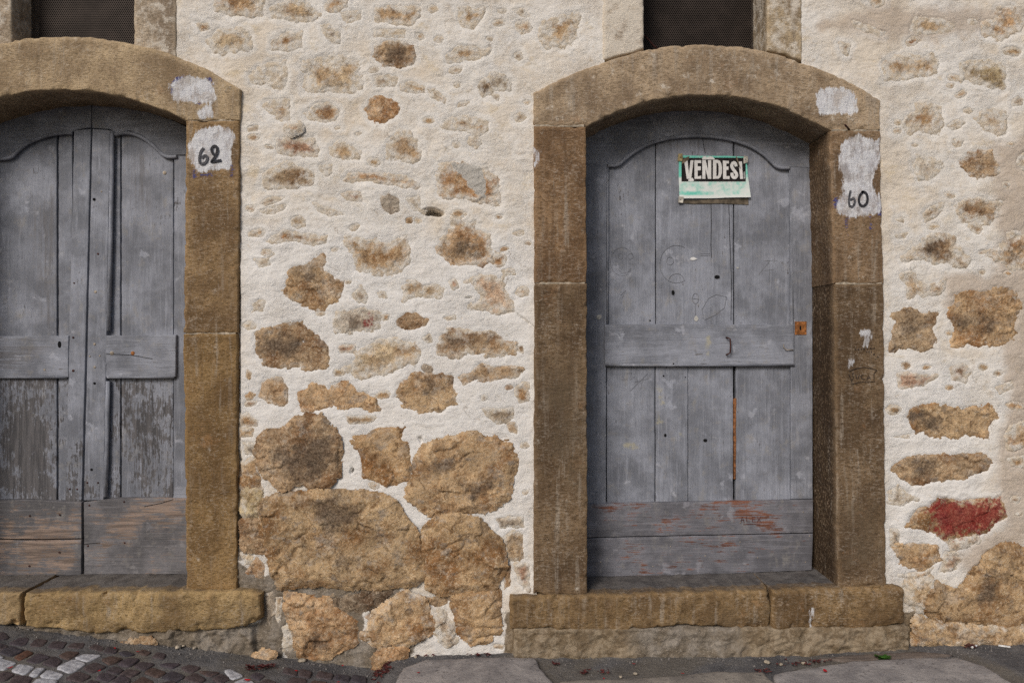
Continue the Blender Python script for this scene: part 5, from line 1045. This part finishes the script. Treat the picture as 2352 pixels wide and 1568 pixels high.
# ------------------------------------------------------------------ small things on the ground
def blob(name, c, r, mat, seed, sq=(1, 1, .6), parent=None):
    V = []; F = []; n, m = 9, 6; rr = random.Random(seed); ph = [rr.uniform(0, 6) for _ in range(4)]
    for i in range(m + 1):
        th = math.pi * i / m
        for j in range(n):
            f = 2 * math.pi * j / n; w = 1 + .18 * math.sin(2 * f + ph[0]) * math.sin(th) + .12 * math.sin(3 * f + ph[1] + th) + .08 * math.cos(2 * th + ph[2])
            V.append((c[0] + r * sq[0] * w * math.sin(th) * math.cos(f), c[1] + r * sq[1] * w * math.sin(th) * math.sin(f), c[2] + r * sq[2] * w * math.cos(th)))
    for i in range(m):
        for j in range(n): F.append((i * n + j, (i + 1) * n + j, (i + 1) * n + (j + 1) % n, i * n + (j + 1) % n))
    return mk(name, V, F, mat, parent)
PEB_L = ['larger tan pebble of the three below the step of door 62', 'tiny tan pebble touching the larger pebble below step 62', 'round tan pebble below step 62, closest to the green weed',
    'pale pebble on the mortar below the orange corner stone', 'flat pinkish pebble beside the golden stone at the wall foot', 'pale pebble at the back edge of the grey paving slab', 'pale pebble on the edge of the tan paving slab below door 60, nearer door 62', 'pale pebble on the edge of the tan paving slab below the middle of door 60',
    'small round pebble among dried blossoms below the cracked step', 'brownish pebble near the leaf litter gap under the wall', 'larger pebble beside the joint of two paving slabs below the cracked step', 'pebble lying between dried blossoms and the green weed below step 60']
for i, (q, r) in enumerate(((('J', (1862, 490)), .013), (('J', (1915, 478)), .007), (('J', (2035, 497)), .009), (('K', (1205, 448)), .009), (('K', (960, 450)), .015), (('K', (2030, 420)), .008), (('L', (1460, 548)), .008), (('L', (1585, 522)), .008), (('M', (440, 405)), .009), (('K', (1470, 475)), .011), (('M', (330, 390)), .012), (('M', (620, 400)), .010))):
    h_ = hit(*cr(q[0], [q[1]])[0], lift=.006)
    tag(blob('pebble', (h_[0], h_[1], h_[2] + r * .2), r, M_PEB, i), PEB_L[i], 'pebble', 'pebbles along the foot of the wall')
def flake(name, c, r, mat, seed, parent=None, curl=.4):
    rr = random.Random(seed); a = rr.uniform(0, 6.28); V = []; F = []
    for i in range(5):
        t = i / 4; w = math.sin(math.pi * (.08 + .84 * t)) * .55
        for s in (-1, 0, 1):
            lx, ly = (t - .5) * 2 * r, s * w * r; lz = curl * r * ((t - .5) ** 2 * 1.5 + .25 * abs(s)) + .004
            V.append((c[0] + lx * math.cos(a) - ly * math.sin(a), c[1] + lx * math.sin(a) + ly * math.cos(a), c[2] + lz))
    for i in range(4):
        for s in range(2): F.append((i * 3 + s, (i + 1) * 3 + s, (i + 1) * 3 + s + 1, i * 3 + s + 1))
    return (V, F) if parent == 'data' else mk(name, V, F, mat)
tag(flake('petal', hit(*cr('J', [(103, 714)])[0], lift=.006), .011, M_RED, 1), 'red petal lying on the white cobbles at the far left', 'petal')
tag(flake('petal', hit(*cr('K', [(445, 640)])[0], lift=.006), .014, M_RED, 2), 'long red petal on the pointed white cobbles below the wall', 'petal')
tag(flake('petal', hit(*cr('M', [(788, 464)])[0], lift=.021), .014, M_RED, 3), 'bright red folded petal on the large right paving slab', 'petal')
PET_L = ['tiny red petal on the grey paving slab beside the leaf litter', 'tiny red petal on the dark mortar strip under door 60', 'tiny red petal at the back edge of the tan slab under door 60', 'tiny red petal on the front of the tan slab near its grey neighbour',
    'tiny red petal at the picture edge below the square cobbles', 'tiny red petal on the first square cobble below the golden stone', 'tiny red petal on a dark cobble under step 62, left of the pebbles', 'tiny red petal on mortar under step 62, near the pebbles', 'tiny red petal at the wall foot beside the leaf litter gap', 'tiny red petal between cobbles beside the white cobble row']
for i, (c_, q, lf) in enumerate((('K', (2052, 570), .022), ('L', (1572, 443), .006), ('L', (1990, 525), .018), ('L', (1316, 570), .018), ('K', (1300, 658), .006), ('K', (905, 552), .006), ('J', (1200, 508), .006), ('J', (1438, 545), .006), ('K', (1340, 505), .006), ('J', (1035, 745), .006))):
    tag(flake('petal', hit(*cr(c_, [q])[0], lift=lf), .0075, M_RED, 10 + i), PET_L[i], 'petal', 'tiny red petals on the paving')
def litter(name, label, spots, n, seed):
    rr = random.Random(seed); V = []; F = []
    for i in range(n):
        c_, q, sx, sy = rr.choice(spots); p = hit(*cr(c_, [(q[0] + rr.gauss(0, sx), q[1] + rr.gauss(0, sy))])[0], lift=.006)
        a, b = flake('', p, rr.uniform(.004, .012), None, seed * 99 + i, 'data', .9); k_ = len(V); V += a; F += [tuple(k_ + t for t in f) for f in b]
    o = mk(name, V, F, M_LITTER); tag(o, label, 'leaf litter'); o['kind'] = 'stuff'
litter('leaf_litter', 'dark red leaf litter in the gap beside the paving slab', [('K', (1690, 580), 40, 45), ('K', (1740, 500), 25, 30)], 90, 1)
litter('leaf_litter', 'brown flaky leaf litter on the mortar beside pointed white cobbles', [('K', (600, 515), 60, 14), ('K', (480, 525), 25, 10)], 60, 2)
litter('leaf_litter', 'dark dried blossoms along the edge of the paving slabs', [('L', (1150, 520), 20, 10), ('L', (1310, 515), 25, 12), ('L', (890, 440), 30, 10), ('M', (270, 465), 40, 10), ('M', (560, 400), 90, 14), ('M', (720, 390), 60, 14), ('K', (2120, 405), 60, 8), ('L', (240, 370), 50, 6), ('M', (1920, 270), 22, 8)], 110, 3)
def butt(name, label, a, b, lf=.008):
    p, q = Vector(hit(*a, lift=lf)), Vector(hit(*b, lift=lf)); root = thing(name, label, 'cigarette butt', p)
    m = p + (q - p) * .72
    sweep('paper', [p, m], .0042, M_WHITE, root, 10); sweep('filter', [m, q], .0043, M_WHITE, root, 10)
butt('cigarette_butt', 'white cigarette butt lying farther right on the asphalt by the wall', *cr('M', [(2150, 255), (2245, 268)]))
butt('cigarette_butt', 'short cigarette butt beside dark petals near the wall corner', *cr('M', [(1940, 272), (1980, 255)]))
def weed(label, at_px, n, ln, seed, spread, lf=.004):
    b = hit(*at_px, lift=lf); root = thing('weed', label, 'weed', b); rr = random.Random(seed)
    for i in range(n):
        a = rr.uniform(0, 6.28); L_ = ln * rr.uniform(.6, 1.1); up = rr.uniform(.25, 1.0); V = []; F = []
        d = Vector((math.cos(a) * spread, math.sin(a) * .6 * spread - .15, 0)); side = Vector((-d.y, d.x, 0)).normalized() if d.length > 0 else Vector((1, 0, 0))
        for k_ in range(5):
            t = k_ / 4; c = Vector(b) + d * L_ * t + Vector((0, 0, .003 + L_ * up * (t - .45 * t * t))); w = L_ * .30 * math.sin(math.pi * (.06 + .88 * t)) * (1 + .2 * (k_ % 2))
            for s in (-1, 0, 1): V.append(tuple(c + side * (w * s) + Vector((0, 0, .15 * w * abs(s)))))
        for k_ in range(4):
            for s in range(2): F.append((k_ * 3 + s, k_ * 3 + s + 1, (k_ + 1) * 3 + s + 1, (k_ + 1) * 3 + s))
        mk('leaf', V, F, M_LEAF, root)
weed('small bright green weed at the wall foot beside the left step', cr('K', [(352, 372)])[0], 9, .034, 4, .7)
weed('small leafy green weed growing at the paving joint under the right step', cr('M', [(1240, 368)])[0], 14, .040, 8, .95)

# loose grit along the foot of the wall
rg = random.Random(11); V = []; F = []
while len(V) < 5 * 2000:
    px_ = rg.uniform(-60, 2400); base_row = float(np.interp(px_, [a for a, b in GB], [b for a, b in GB]))
    q = hit(px_, base_row + abs(rg.gauss(0, 16)) + 1, lift=.002); r = .0012 + .0042 * rg.random() ** 3; a = rg.uniform(0, 6.28); b0 = len(V)
    if 900 < px_ < 2300 and q[1] < -.16 and rg.random() < .8: continue
    V.append((q[0], q[1], q[2] + r * 1.2))
    for j in range(4): V.append((q[0] + r * rg.uniform(.7, 1.4) * math.cos(a + j * 1.571), q[1] + r * rg.uniform(.7, 1.4) * math.sin(a + j * 1.571), q[2] - r * .4))
    F += [(b0, b0 + 1 + j, b0 + 1 + (j + 1) % 4) for j in range(4)]
gr = mk('gravel', V, F, plain('grit', (.19, .175, .165), .9, .55, 70), smooth=False); gr['kind'] = 'stuff'
tag(gr, 'loose grit and sand gathered along the foot of the wall', 'grit')
